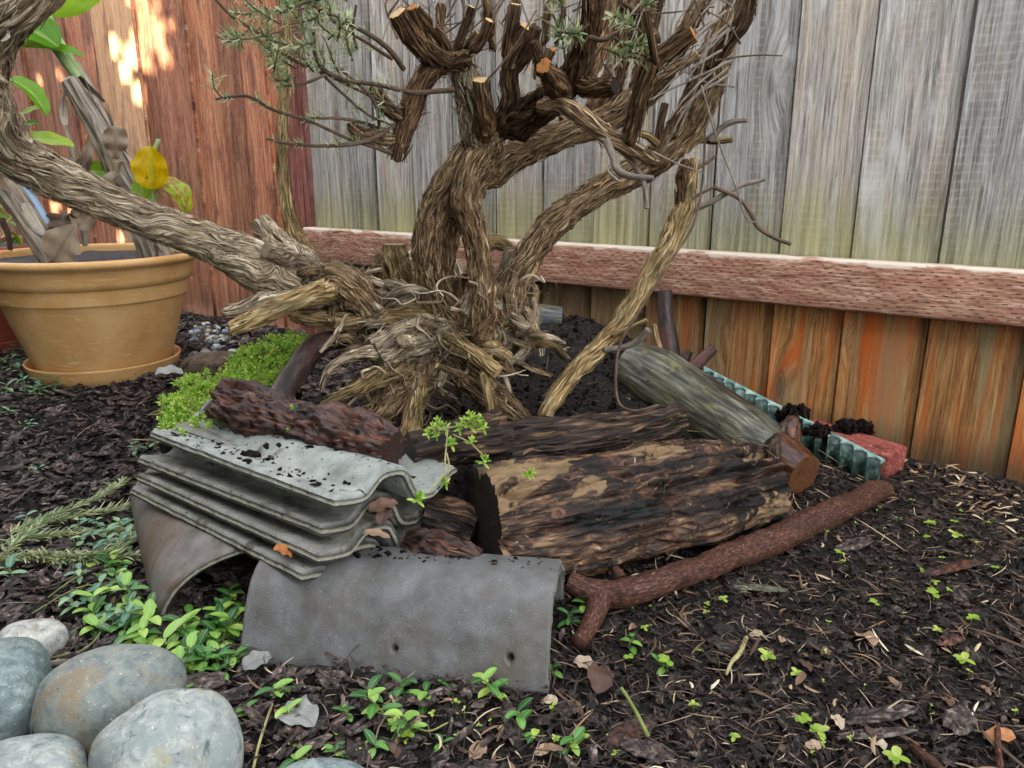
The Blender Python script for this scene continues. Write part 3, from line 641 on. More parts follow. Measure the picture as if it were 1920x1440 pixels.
def wtile(far, near, z, label, mat, seed, tilt=0., w=1.0, zf=0., group='stacked roof tiles', flip=False):
    a = Gz(near[0], near[1], z); b = Gz(far[0], far[1], z + zf); d = b - a; L = np.linalg.norm(d); du = d / L
    dv = np.cross(du, EZ); dv /= np.linalg.norm(dv); dn = np.cross(dv, du); dv = dv * math.cos(tilt) + dn * math.sin(tilt); dn = np.cross(dv, du)
    pr = [(x * w, y * (-1 if flip else 1)) for x, y in PROF]
    o = slab('roof_tile', a, du, dv, dn, pr, L, .0150, mat, seed=seed, nu=90); tag(o, label, 'roof tile', group); return a, du, dv, dn, L
TA = wtile((280, 816), (627, 948), .183, 'pale grey wavy roof tile lying on top of the tile stack', MAT['tile_pale'], 1, tilt=-.20, w=1.)
wtile((256, 864), (604, 1000), .142, 'mossy grey wavy roof tile directly under the pale top tile', MAT['tile'], 2, tilt=-.22)
wtile((256, 897), (597, 1052), .118, 'grey wavy roof tile third from the top of the stack', MAT['tile'], 3, tilt=-.24)
wtile((243, 922), (566, 1086), .095, 'grey wavy roof tile at the bottom of the stack, with an orange leaf', MAT['tile'], 4, tilt=-.26)
# second pale tile behind the top one
wtile((325, 806), (560, 893), .168, 'pale roof tile mostly hidden behind the top tile, its hump showing', MAT['tile'], 6, tilt=-.02, w=.8, zf=.016)
def arch(rx, h, n=17, a0=0., a1=1.): return [(rx - rx * math.cos(math.pi * t), h * math.sin(math.pi * t) ** .85) for t in np.linspace(a0, a1, n)]
a = G(372, 1186); b = G(296, 1172); far = np.array([-.615, 1.17, .015])
a = G(306, 1183, -.004); far = np.array([-.60, 1.13, .03]); du = far - a; L = np.linalg.norm(du); du /= L; dv = np.cross(du, EZ); dv /= np.linalg.norm(dv); dn = np.cross(dv, du)
o = slab('ridge_tile', a, du, dv, dn, arch(.11, .088), L, .014, MAT['tile_round'], seed=7, nu=90, taper=-.05); tag(o, 'rounded brown grey ridge tile with open arched end under the left of the stack', 'ridge tile')
# warm stones under the rear of the stack
a = G(1030, 1303, -.003); b = G(449, 1243, -.004); du = b - a; L = np.linalg.norm(du); du /= L
dv = np.cross(du, EZ); dv /= np.linalg.norm(dv); dn = np.cross(dv, du)
ar = [(0, 0), (.014, .03), (.028, .058), (.044, .080), (.064, .092), (.086, .095), (.110, .092), (.134, .085), (.152, .06), (.162, .03), (.166, 0)]
o = slab('ridge_tile', a, du, dv, dn, ar, L, .014, MAT['tile_brown'], seed=8, nu=190, holes=((.045, .036, .005), (.178, .034, .0045)), chip=.0014)
tag(o, 'long curved dark grey ridge tile in front with two nail holes in it', 'ridge tile')
def tile_crumbs(fr, pr, n, label, seed, lo=0., u1=1., s0=.0035, half=.0078):
    r = np.random.RandomState(seed); a, du, dv, dn, L = fr; pr = np.array(pr, float); mb = MB()
    u = r.uniform(.02, u1, n) * L; w_ = pr[0, 0] + (pr[-1, 0] - pr[0, 0]) * (lo + (1 - lo) * r.uniform(0.02, .98, n)); h = np.interp(w_, pr[:, 0], pr[:, 1]) + half
    X = a + du * u[:, None] + dv * w_[:, None] + dn * h[:, None]; s = r.lognormal(math.log(s0), .45, n)
    for k in range(6): m = slice(k, n, 6); nn = len(X[m]); scatter(mb, (CL if k % 2 else TM)[k], X[m], np.c_[s[m] * 1.4, s[m] * .8, s[m] * .6], rots(nn, .3), r.uniform(0, 1, nn))
    tag(mb.build('soil_crumbs', MAT['clod']), label, 'soil', kind='stuff')
tile_crumbs(TA, PROF, 420, 'black soil crumbs sprinkled over the pale top tile', 3)
tile_crumbs((a, du, dv, dn, L), ar[4:8], 130, 'black soil crumbs along the crest of the long front tile', 4, lo=.3, u1=.8, half=.007)
# ------------------------------------------------------------------ logs
MAT['rot_red'] = grain('wet_rotten_bark', [(.28, '120b09'), (.45, '2f1d17'), (.58, '553528'), (.75, '8a5f48')], sc=(120, 120, 24), vary=.2, bump=1., bd=.004, rough=.5, spec=.5, blot=[('7a3a1e', 55., .62, .70, (1, 1, .5)), ('b88a6a', 85., .68, .74, (1, 1, .5))])
MAT['rot_brown'] = grain('rotten_brown_log', [(.30, '0a0705'), (.44, '281c15'), (.55, '564030'), (.66, '8c6a4c'), (.78, 'c4a380')], sc=(190, 190, 30), vary=.1, bump=1., bd=.004, rough=.6, spec=.35,
                         blot=[('76503e', 60., .56, .64, (1, 1, .9)), ('b59a80', 160., .66, .70, (1, 1, .8)), ('1a120e', 26., .50, .60, (1.2, 1.2, .25)), ('8a7050', 14., .55, .565, (1, 1, .5)), ('120e0b', 8., .52, .60, (1, 1, .3))])
MAT['rot_dark'] = grain('dark_bark_log', [(.28, '0c0907'), (.45, '211813'), (.58, '453326'), (.72, '96724f')], sc=(200, 200, 12), vary=.1, bump=1., bd=.004, rough=.6, spec=.35, blot=[('9a7850', 30., .60, .68, (1, 1, .2))])
MAT['log_grey'] = grain('smooth_grey_green_log', [(.3, '221f19'), (.45, '4a4739'), (.56, '6a6a58'), (.72, '949482')], sc=(150, 150, 14), vary=.05, bump=.5, bd=.001, rough=.45, spec=.5, blot=[('80804a', 20., .57, .66, (1, 1, .5)), ('30291f', 16., .52, .66, (1, 1, .3)), ('4a545e', 12., .58, .7, (1, 1, .5)), ('1e1a15', 90., .62, .68, (1, 1, .4))])
MAT['log_wet'] = grain('wet_orange_brown_wood', [(.3, '20110b'), (.5, '452618'), (.7, '78492a')], sc=(140, 140, 12), vary=.1, bump=.6, bd=.002, rough=.38, spec=.5, blot=[('a0703c', 24., .60, .72, (1, 1, .4)), ('1a0f0a', 30., .56, .68, (1, 1, .4))])
MAT['stick'] = grain('reddish_brown_stick_bark', [(.3, '1c100c'), (.48, '42291f'), (.60, '643f31'), (.76, '9a7564')], sc=(420, 420, 160), vary=.1, bump=.8, bd=.0012, rough=.65, spec=.3)
MAT['stick_dark'] = grain('dark_bare_stick', [(.3, '16110f'), (.5, '332723'), (.7, '594741')], sc=(150, 150, 30), vary=.2, bump=.6, rough=.45, spec=.4, blot=[('5e3a34', 20., .55, .68, (1, 1, .4))])
RUG = [(.007, .016, .05, 'r'), (.003, .005, .018, 'r'), (.009, .04, .08, 'n'), (.0016, .0022, .006, 'n')]
def log(name, label, cat, L, mat, layers=RUG, fine=.0018, seed=0, cut=(None, None), dome=(.1), twist=.6, wob=0., nstrip=0, group=None, part='trunk_wood', squash=None, stripk=None, **kw):
    pts, rad = PP(L); o0 = pts[0].copy()
    e = thing(name, (pts[0][0], pts[0][1], pts[0][2] - rad[0]), label, cat, group)
    mb = MB(); inf = tube(mb, pts, rad, layers, fine=fine, seed=seed, caps=(cut[0] is None, cut[1] is None), capdome=dome, twist=twist, wob=wob, maxseg=210, squash=squash, **kw)
    if nstrip: strips(mb, inf, nstrip, **(stripk or {}))
    mb.build(part, mat, e)
    for k in (0, 1):
        if cut[k]:
            m2 = MB(); cap_disc(m2, inf, k, push=.001, nr=14, amp=.0016); m2.build('cut_end', MAT[cut[k]], e)
    return e, inf
log('rotten_log', 'crumbling dark reddish log lying across the top tile of the stack', 'log', [(412, 752, 1.075, 38), (455, 768, 1.06, 47), (530, 795, 1.035, 48), (610, 818, 1.005, 52), (690, 838, .975, 54), (738, 850, .955, 42)], MAT['rot_red'],
    layers=[(.011, .02, .05, 'r'), (.005, .006, .016, 'r'), (.012, .04, .07, 'n'), (.0022, .0025, .004, 'n')], seed=3, twist=1.5, nstrip=160, stripk=dict(L=(.01, .03), wd=(.002, .006), lift=.006))
log('dark_log', 'short black log with cracked grain under the creeping stonecrop', 'log', [(768, 846, 1.01, 34), (820, 835, 1.03, 38), (880, 822, 1.06, 42), (935, 815, 1.09, 44)], MAT['rot_dark'], seed=4, nstrip=60, stripk=dict(L=(.01, .03), wd=(.001, .003)))
log('bark_log', 'long dark log with torn bark behind the big rotten log', 'log', [(905, 852, 1.10, 48), (980, 835, 1.12, 46), (1070, 826, 1.145, 42), (1160, 815, 1.17, 38), (1240, 797, 1.20, 34), (1278, 790, 1.21, 26)], MAT['rot_dark'],
    layers=[(.010, .014, .12, 'r'), (.004, .005, .05, 'r'), (.010, .04, .08, 'n'), (.001, .002, .008, 'n')], seed=5, nstrip=160, stripk=dict(L=(.03, .10), wd=(.002, .005), lift=.006, twist=.6))
log('rotten_log', 'big rotten log with tan bare patches and deep cracks in the middle of the pile', 'log', [(905, 985, .935, 112), (960, 978, .95, 114), (1050, 962, .98, 112), (1150, 945, 1.01, 106), (1250, 928, 1.045, 98), (1350, 912, 1.08, 90), (1432, 900, 1.11, 74)], MAT['rot_brown'],
    layers=[(.016, .020, .22, 'c'), (.007, .009, .12, 'c'), (.003, .009, .08, 'r'), (.0016, .003, .012, 'r'), (.012, .05, .12, 'n'), (.0012, .0020, .004, 'n'), (.003, .012, .03, 'n')], seed=6, fine=.0017, cut=('cut_dark', None), squash=.09, sq4=.06, twist=.5, nstrip=200, stripk=dict(L=(.006, .03), wd=(.001, .003), lift=.003, twist=.9))
log('rotten_log', 'small crumbly dark log tucked between the tile stack and the big log', 'log', [(762, 1018, .90, 26), (800, 1028, .89, 36), (850, 1045, .87, 38), (895, 1062, .86, 30)], MAT['rot_red'], layers=[(.006, .01, .03, 'r'), (.004, .004, .01, 'n'), (.008, .03, .05, 'n')], seed=7, nstrip=40, stripk=dict(L=(.01, .03), wd=(.001, .003)))
log('rotten_log', 'dark crumbly piece of log behind the small log beside the tiles', 'log', [(800, 960, .97, 30), (850, 975, .965, 36), (890, 990, .96, 34)], MAT['rot_dark'], seed=8)
e, inf = log('smooth_log', 'smooth grey green log leaning against the mound, its sawn end towards the brick', 'log', [(1188, 684, 1.50, 47), (1240, 715, 1.44, 56), (1320, 770, 1.35, 60), (1400, 822, 1.27, 57), (1450, 855, 1.22, 52)], MAT['log_grey'],
    layers=[(.0012, .012, .06, 'n'), (.004, .06, .1, 'n')], seed=9, twist=.1, cut=('cut_grey', None), dome=.0)
pts, rad = PP([(1445, 852, 1.225, 52), (1475, 870, 1.195, 46), (1508, 890, 1.163, 39)]); mb = MB(); inf = tube(mb, pts, rad * 1.01, [(.0016, .03, .05, 'n')], seed=9, caps=(False, False), twist=.1); mb.build('bare_tip', MAT['log_wet'], e)
m2 = MB(); cap_disc(m2, inf, 1, push=.0012, nr=12, amp=.001); m2.build('cut_end', MAT['cut_wet'], e)
pts, rad = PP([(1464, 860, 1.215, 34), (1474, 830, 1.225, 26), (1484, 800, 1.23, 20), (1488, 782, 1.23, 9)]); mb = MB(); tube(mb, pts, rad, [(.006, .012, .02, 'n'), (.002, .004, .012, 'r')], seed=12, capdome=.2); mb.build('stub', MAT['log_wet'], e)
log('wood_chunk', 'upright blackened flake of wood standing against the smooth log', 'wood chunk', [(1425, 905, 1.10, 16), (1440, 870, 1.10, 24), (1450, 840, 1.10, 20), (1458, 815, 1.10, 7)], MAT['rot_dark'], layers=[(.004, .006, .02, 'r'), (.005, .02, .03, 'n')], seed=13, squash=.3)
log('fallen_branch', 'dark thin branch propped under the smooth log behind the long stick', 'branch', [(1440, 905, 1.16, 18), (1460, 950, 1.12, 21), (1485, 990, 1.08, 24)], MAT['stick_dark'], layers=SMOOTH, seed=14)
e, inf = log('forked_branch', 'long reddish brown forked branch lying along the front of the logs', 'branch', [(1066, 1090, 0, 18, 1.79), (1095, 1104, 0, 21, 1.23), (1140, 1112, 0, 25, 1.01), (1200, 1101, 0, 27, 1.01), (1290, 1073, 0, 25, 1.01), (1380, 1040, 0, 24, 1.01), (1460, 1007, 0, 24, 1.01), (1560, 962, 0, 23, 1.01), (1652, 917, 0, 20, 1.23)], MAT['stick'],
    layers=[(.0012, .004, .012, 'n'), (.006, .022, .035, 'n'), (.0008, .0016, .003, 'n'), (.0012, .003, .03, 'r')], seed=15, cut=('cut_wet', 'cut_dark'), part='main_stem')
pts, rad = PP([(1128, 1116, 0, 24, 1.), (1118, 1145, 0, 20, 1.1), (1105, 1175, 0, 17, 1.2), (1084, 1205, 0, 15, 1.)]); mb = MB(); inf = tube(mb, pts, rad, [(.0009, .004, .01, 'n'), (.002, .02, .03, 'n')], seed=16, caps=(True, True)); mb.build('side_stem', MAT['stick'], e)
pts, rad = PP([(1165, 1085, 0, 12, 2.2), (1158, 1072, 0, 9, 3.6), (1152, 1066, 0, 7, 5.)]); mb = MB(); tube(mb, pts, rad, TWIG, seed=17); mb.build('stub', MAT['stick'], e)
log('curved_branch', 'dark smooth bent branch arching over the green stonecrop', 'branch', [(648, 638, 1.30, 17), (612, 640, 1.27, 19), (585, 655, 1.24, 22), (560, 690, 1.20, 22), (535, 727, 1.16, 21), (516, 758, 1.13, 20)], MAT['stick_dark'], layers=SMOOTH, seed=18, cut=('cut_grey', None))
log('upright_stick', 'reddish brown stick standing upright against the fence behind the smooth log', 'stick', [(1263, 705, 1.56, 20), (1255, 640, 1.60, 17), (1248, 590, 1.62, 14), (1247, 545, 1.63, 13)], MAT['stick_dark'], layers=SMOOTH + TWIG, seed=19)
log('cut_stick', 'short dark sawn stick pointing up right from behind the smooth log', 'stick', [(1290, 700, 1.50, 14), (1315, 675, 1.50, 12), (1338, 653, 1.50, 10)], MAT['stick_dark'], layers=SMOOTH, seed=20, cut=(None, 'cut_dark'), dome=.02)
log('cut_stick', 'stubby dark stick with a broken top between the upright stick and the sawn one', 'stick', [(1272, 700, 1.53, 13), (1283, 675, 1.53, 11), (1292, 658, 1.53, 8)], MAT['stick_dark'], layers=SMOOTH + TWIG, seed=21)
log('upright_stick', 'thin pale splinter standing left of the upright stick', 'stick', [(1238, 655, 1.54, 5), (1230, 628, 1.55, 6), (1226, 608, 1.55, 4)], MAT['bark_yellow'], layers=TWIG, seed=22)
log('sawn_log', 'end of a grey sawn log lying against the fence behind the shrub', 'log', [(985, 590, 1.70, 24), (1010, 594, 1.70, 24), (1052, 598, 1.70, 23)], MAT['log_grey'], layers=SMOOTH, seed=23, cut=(None, 'cut_dark'), dome=.0)
# ------------------------------------------------------------------ green edging and brick
MAT['edging'] = grain('green_plastic', [(.35, '1c2b25'), (.5, '3b544a'), (.65, '7f988e')], sc=(40, 40, 40), vary=0, bump=.15, rough=.4, spec=.5, blot=[('1d1a15', 120., .60, .68, (1, 1, 1)), ('2f4a42', 30., .55, .7, (1, 1, 1))])  # same plastic as the rim, darkened for the shade in its hollows
MAT['edging_rim'] = grain('pale_green_rim', [(.35, '557a70'), (.5, '7fa096'), (.65, 'b4cac2')], sc=(60, 60, 60), vary=0, bump=.15, rough=.45, spec=.5, blot=[('1d1a15', 120., .60, .66, (1, 1, 1))])
A_ = np.array([.660, 1.283, .014]); B_ = np.array([.385, 1.56, .122]); e = thing('plastic_edging', A_, 'green scalloped plastic lawn edging half buried beside the smooth log', 'lawn edging')
du = (B_ - A_); L = math.hypot(du[0], du[1]); du /= L; d2 = np.array([du[0], du[1], 0]); nrm = np.array([-d2[1], d2[0], 0]); nrm = nrm if nrm[1] < 0 else -nrm
n = 420; s = np.linspace(0, L, n); per = .0245; ph = (s / per) % 1; wave = .0085 * (1 - 2 * np.sqrt(np.clip(1 - (2 * ph - 1) ** 2, 0, 1)))
mb = MB()
for (zo0, zo1, off, th_) in ((-.03, .034, 0, .0016),):
    zz = np.array([zo0, zo0, zo1, zo1]); oo = np.array([-th_, th_, th_, -th_])
    V = (A_ + du * s[:, None])[:, None, :] + nrm * (wave[:, None] + oo[None, :])[..., None] + EZ * zz[None, :, None]
    mb.add(V.reshape(-1, 3), np.concatenate([grid_q(n, 4, True), [[0, 1, 2, 3]], [[(n - 1) * 4 + 3, (n - 1) * 4 + 2, (n - 1) * 4 + 1, (n - 1) * 4]]]))
mb.build('corrugated_wall', MAT['edging'], e)
mb = MB(); w1 = wave + .0030; w2 = np.full(n, -.0125)
V = np.stack([w1, w1, w2, w2], -1); zz = np.array([.034, .0375, .0375, .034])
V = (A_ + du * s[:, None])[:, None, :] + nrm * V[..., None] + EZ * zz[None, :, None]
mb.add(V.reshape(-1, 3), np.concatenate([grid_q(n, 4, True), [[0, 1, 2, 3]]])); mb.build('top_rim', MAT['edging_rim'], e, smooth=False)
def brick(o, du, dv, dn, L, W, H, name, label, mat, cat):
    mb = MB(); n = 26
    f = [(o, du * L, dv * W), (o + dn * H, du * L, dv * W), (o, du * L, dn * H), (o + dv * W, du * L, dn * H), (o, dv * W, dn * H), (o + du * L, dv * W, dn * H)]
    cen = o + (du * L + dv * W + dn * H) / 2
    for a, b, c in f:
        U, V = np.meshgrid(np.linspace(0, 1, n), np.linspace(0, 1, n), indexing='ij'); p = a + U[..., None] * b + V[..., None] * c
        l = np.stack([(p - cen) @ du / (L / 2), (p - cen) @ dv / (W / 2), (p - cen) @ dn / (H / 2)], -1)
        hx = np.array([L, W, H]) / 2; r = .004; q = np.clip(l * hx, -(hx - r), hx - r); dd = l * hx - q; ln = np.linalg.norm(dd, axis=-1, keepdims=True); l = q + dd / (ln + 1e-9) * np.minimum(ln, r)
        p = cen + l[..., :1] * du + l[..., 1:2] * dv + l[..., 2:] * dn
        p = p + (.0012 * fbm(p[..., 0] * 130, p[..., 1] * 130, p[..., 2] * 130, 3))[..., None] * (p - cen) / np.linalg.norm(p - cen, axis=-1, keepdims=True)
        mb.add(p.reshape(-1, 3), grid_q(n, n))
    ob = mb.build(name, mat, None, origin=o); return tag(ob, label, cat)
MAT['brick'] = grain('red_brick', [(.35, '6e332b'), (.5, '8e4a40'), (.65, 'a5625a')], sc=(160, 160, 160), vary=0, bump=.8, bd=.002, blot=[('d0a89c', 90., .6, .72, (1, 1, 1)), ('3a2a26', 120., .64, .70, (1, 1, 1)), ('5e2f2a', 20., .6, .72, (1, 1, 1))])
c0 = np.array([.748, 1.372, -.004]); bd_ = np.array([-.66, .75, .05]); bd_ /= np.linalg.norm(bd_); bv = np.array([-.75, -.66, 0.]); bn = np.cross(bd_, bv); bn *= np.sign(bn[2])
brick(c0, bd_, bv, bn, .19, .082, .052, 'brick', 'weathered red brick behind the green edging at the fence foot', MAT['brick'], 'brick')
# soil clumps by the edging and elsewhere
def clump(p, r, label, n=160, flat=.6, name='soil_clump', mat='clod', seed=0):
    mb = MB(); q = RS.normal(0, 1, (n, 3)); q = q / np.linalg.norm(q, axis=1)[:, None] * (RS.uniform(.1, 1, n) ** .5)[:, None] * r; q[:, 2] = q[:, 2] * flat
    if r is not None:
        s = RS.lognormal(math.log(.0075), .5, n)
        for k in range(6):
            m = slice(k, n, 6); nn = len(q[m]); scatter(mb, CL[k], q[m] + p, np.c_[s[m], s[m], s[m]], rots(nn, 1.2), RS.uniform(0, 1, nn))
    o = mb.build(name, MAT[mat], None, origin=p); return tag(o, label, 'soil clump')
clump(P(1484, 778, 1.42), np.array([.024, .018, .034]), 'black clump of soil heaped against the fence above the edging', 200)
clump(P(1600, 800, 1.44), np.array([.042, .009, .014]), 'line of black soil crumbs lying along the back of the red brick', 160)
clump(P(1535, 808, 1.36), np.array([.030, .012, .010]), 'black soil crumbs lying on the rim of the green edging', 60)
# ------------------------------------------------------------------ river stones and pebbles
def stone(c, r, label, mat, seed, rot=0., name='river_stone', cat='stone', group=None, seg=(40, 60), amp=.12):
    nu, nv = seg; a = np.linspace(0, math.pi, nu)[:, None]; b = np.linspace(0, 2 * math.pi, nv, endpoint=False)[None, :]
    x, y, z = np.sin(a) * np.cos(b), np.sin(a) * np.sin(b), np.cos(a) + 0 * b
    x = np.broadcast_to(x, (nu, nv)); y = np.broadcast_to(y, (nu, nv))
    p = 3.; k = 1 / (np.abs(x) ** 2.4 + np.abs(y) ** 2.4 + np.abs(z) ** 2.4) ** (1 / 2.4)
    k = k * (1 + amp * fbm(x * 1.1 + seed * 3.3, y * 1.1, z * 1.1, 2)) * (1 + .012 * fbm(x * 9, y * 9, z * 9 + seed, 4))
    x, y, z = x * k * r[0], y * k * r[1], z * k * r[2]; cr, sr = math.cos(rot), math.sin(rot)
    V = np.stack([c[0] + x * cr - y * sr, c[1] + x * sr + y * cr, c[2] + z], -1).reshape(-1, 3)
    mb = MB(); mb.add(V, grid_q(nu, nv, True)[:, ::-1], bc=V + seed * 2.3, rnd=(seed * .618) % 1)
    o = mb.build(name, mat, None, origin=c); return tag(o, label, cat, group)
def stonem(name, a, b, c, blot=(), bump=.25):
    return grain(name, [(.3, a), (.5, b), (.7, c)], sc=(1, 1, 1), scale=90., vary=.05, bump=bump * 1.5, bd=.0008, rough=.6, spec=.35, big=(.85, 1.12),
                 blot=list(blot) + [('35393a', 420., .66, .70, (1, 1, 1)), ('d2d6d0', 300., .64, .70, (1, 1, 1))])
MAT['st_grey'] = stonem('green_grey_stone', '5a6666', '788684', '93a09c', [('9aa6a2', 30., .58, .68, (1, 1, 1)), ('6a6a5c', 14., .58, .7, (1, 1, 1))], .5)
MAT['st_brown'] = stonem('brown_grey_stone', '66706e', '828a84', '9a9a8c', [('8a7556', 11., .44, .60, (1, 1, 1)), ('6a4424', 34., .64, .70, (1, 1, 1))])
MAT['st_pale'] = stonem('pale_speckled_stone', '7c8482', '9ca29c', 'bcbfb6', [('a09a80', 22., .56, .66, (1, 1, 1)), ('8a9490', 16., .52, .64, (1, 1, 1)), ('5c6668', 45., .58, .66, (1, 1, 1))], .8)
MAT['st_white'] = stonem('banded_pale_stone', '7d8486', 'b0aea4', 'd6d2c6', [('8f8468', 20., .56, .64, (1, 1, 1)), ('5c6468', 13., .55, .62, (1, 1, 1))], .4)
stone(Gz(0, 1306, .035), np.array([.046, .062, .052]), 'smooth green grey river stone cut off by the left edge', MAT['st_grey'], 1, .3, amp=.08)
stone(Gz(212, 1318, .035), np.array([.069, .054, .050]), 'rounded river stone with a brown stained front, between two grey ones', MAT['st_brown'], 2, .2, amp=.10)
stone(Gz(318, 1432, .035), np.array([.062, .052, .060]), 'pale speckled river stone, pointed on top, at the bottom', MAT['st_pale'], 3, .5, amp=.16)
stone(Gz(58, 1202, .02), np.array([.038, .030, .022]), 'small white and grey banded river stone behind the smooth grey one', MAT['st_white'], 4, .1)
stone(Gz(48, 1462, .02), np.array([.052, .040, .034]), 'low pale green stone in the bottom left corner', MAT['st_pale'], 5, .2)
stone(Gz(604, 1480, .012), np.array([.045, .03, .018]), 'pale stone just peeping in at the bottom edge', MAT['st_grey'], 6, .0)
stone(P(412, 690, 1.60), np.array([.070, .045, .035]), 'brown rock behind the green stonecrop', grain('brown_rock', [(.3, '2e2620'), (.5, '5a4a3c'), (.7, '7d6b58')], sc=(60, 60, 60), bump=1., bd=.003), 7, .5, name='rock', cat='rock', amp=.3)
pm = [stonem('pebble_' + n, *c) for n, c in (('blue', ('56646e', '748490', '94a2aa')), ('pale', ('a0a096', 'bebeb2', 'dad8cc')), ('tan', ('8c8266', 'a89c7c', 'c0b698')), ('grey', ('54544e', '74746c', '90908a')))]
pb = 0
for (px, py) in [(RS.uniform(355, 440), RS.uniform(602, 690)) for _ in range(90)]:
    if py < 600 + (px - 360) * .12: continue
    c = G(px, py, .004); s = RS.uniform(.008, .017); pb += 1
    k = int(RS.choice(4, p=[.3, .35, .15, .2]))
    stone(c, np.array([s, s * RS.uniform(.6, .9), s * RS.uniform(.45, .7)]), ('blue grey', 'whitish', 'tan', 'dark grey')[k] + ' rounded pebble in the drift between pot and fence', pm[k], 100 + pb, RS.uniform(0, 3), name='pebble', cat='pebble', group=('blue grey', 'whitish', 'tan', 'dark grey')[k] + ' pebbles beside the pot', seg=(10, 14))
# ------------------------------------------------------------------ the gnarled pruned shrub
shrub = thing('pruned_shrub', P(850, 720, 1.33), 'gnarled old shrub with shaggy twisted bark and pruned stubs growing out of the mound', 'shrub')
INF = {}
def limb(name, L, mat='bark', layers=BARK, seed=None, nstrip=0, key=None, cut=(None, None), parent=None, fine=.0015, sk=None, dr=1., **kw):
    global _sd
    seed = _sd if seed is None else seed; _sd += 1
    pts, rad = PP(L); rad = rad * .92; mb = MB()
    kw.setdefault('twist', random.choice([-1, 1]) * random.uniform(3, 9)); kw.setdefault('wavy', .7); kw.setdefault('taper0', name != 'twig' and cut[0] is None)
    inf = tube(mb, pts, rad, layers, fine=fine, seed=seed, caps=(cut[0] is None, cut[1] is None), **kw)
    if nstrip:
        s = dict(L=(.02, .06), wd=(.0007, .0024), lift=.004, twist=kw['twist']); s.update(sk or {}); strips(mb, inf, nstrip, **s); s.update(L=(.012, .04), wd=(.002, .0052), lift=s['lift'] * 1.3); strips(mb, inf, int(nstrip * .7), **s)
    o = mb.build(name, MAT[mat], parent or shrub)
    for k in (0, 1):
        if cut[k]: m2 = MB(); cap_disc(m2, inf, k, push=.0006, nr=8, amp=.0009); c = m2.build('cut_end', MAT[cut[k]], None, origin=pts[-1 if k else 0]); c.parent = o; c.location = tuple(pts[-1 if k else 0] - np.array(shrub.location) - np.array(o.location))
    if key: INF[key] = inf
    return o
_sd = 200
# big limb running off to the left
limb('limb', [(118, -60, .96, 34), (50, 0, .96, 38), (-12, 62, .98, 42), (-32, 140, 1.0, 46), (-22, 215, 1.03, 50), (18, 278, 1.07, 47), (80, 322, 1.11, 42), (150, 357, 1.15, 38), (230, 392, 1.19, 35), (310, 424, 1.23, 35), (390, 452, 1.27, 36), (450, 480, 1.29, 44), (505, 512, 1.31, 48), (560, 535, 1.32, 46), (620, 552, 1.33, 42)], 'bark_grey', nstrip=420, key='L', twist=5., layers=[(.0060, .0085, .075, 'r'), (.0022, .0032, .035, 'r'), (.006, .04, .08, 'n')])
limb('root_crown', [(548, 520, 1.31, 42), (610, 540, 1.32, 46), (668, 558, 1.34, 42), (725, 575, 1.35, 36), (790, 600, 1.35, 34), (840, 625, 1.34, 34)], 'bark_grey', nstrip=420, key='H', twist=9., layers=[(.009, .010, .06, 'r'), (.003, .0035, .03, 'r'), (.008, .03, .05, 'n')], sk=dict(lift=.009))
limb('root', [(590, 528, 1.29, 30), (640, 528, 1.28, 34), (680, 560, 1.28, 30), (700, 600, 1.29, 22), (705, 625, 1.30, 12)], 'bark', nstrip=120, twist=4.)
limb('stub', [(600, 520, 1.34, 30), (560, 492, 1.36, 30), (520, 455, 1.38, 24), (487, 418, 1.40, 20)], 'bark_grey', cut=(None, 'cut_grey'), nstrip=60, twist=3.)
limb('stub', [(590, 515, 1.34, 22), (535, 482, 1.29, 17), (498, 468, 1.26, 14)], 'bark_grey', cut=(None, 'cut_grey'), nstrip=20)
limb('limb', [(585, 500, 1.44, 26), (560, 455, 1.46, 17), (540, 400, 1.47, 13), (531, 330, 1.48, 11), (529, 260, 1.48, 10), (534, 190, 1.48, 10), (537, 110, 1.48, 9.5), (535, 30, 1.48, 9), (530, -40, 1.48, 9)], 'bark_yellow', nstrip=50, twist=1.5)
limb('root', [(620, 552, 1.28, 24), (560, 560, 1.25, 17), (500, 560, 1.22, 14), (455, 578, 1.20, 12), (418, 586, 1.18, 9)], 'bark_grey', nstrip=50, twist=2.)
limb('root', [(655, 535, 1.33, 26), (610, 545, 1.25, 22), (570, 556, 1.19, 19), (510, 582, 1.15, 18), (455, 608, 1.12, 15), (430, 616, 1.11, 12)], 'bark_yellow', cut=(None, 'cut'), nstrip=50, twist=1.5)
limb('root', [(540, 590, 1.27, 10), (600, 600, 1.27, 17), (650, 604, 1.27, 17), (705, 598, 1.28, 17), (765, 588, 1.29, 18), (820, 596, 1.30, 18)], 'bark_yellow', nstrip=50, twist=2.)
limb('root', [(700, 620, 1.29, 12), (725, 588, 1.30, 17), (765, 562, 1.31, 17), (810, 555, 1.32, 18), (850, 580, 1.32, 14)], 'bark_grey', nstrip=50)
limb('root', [(720, 632, 1.28, 10), (760, 610, 1.28, 14), (800, 600, 1.28, 13), (850, 620, 1.29, 12)], 'bark_grey', nstrip=40)
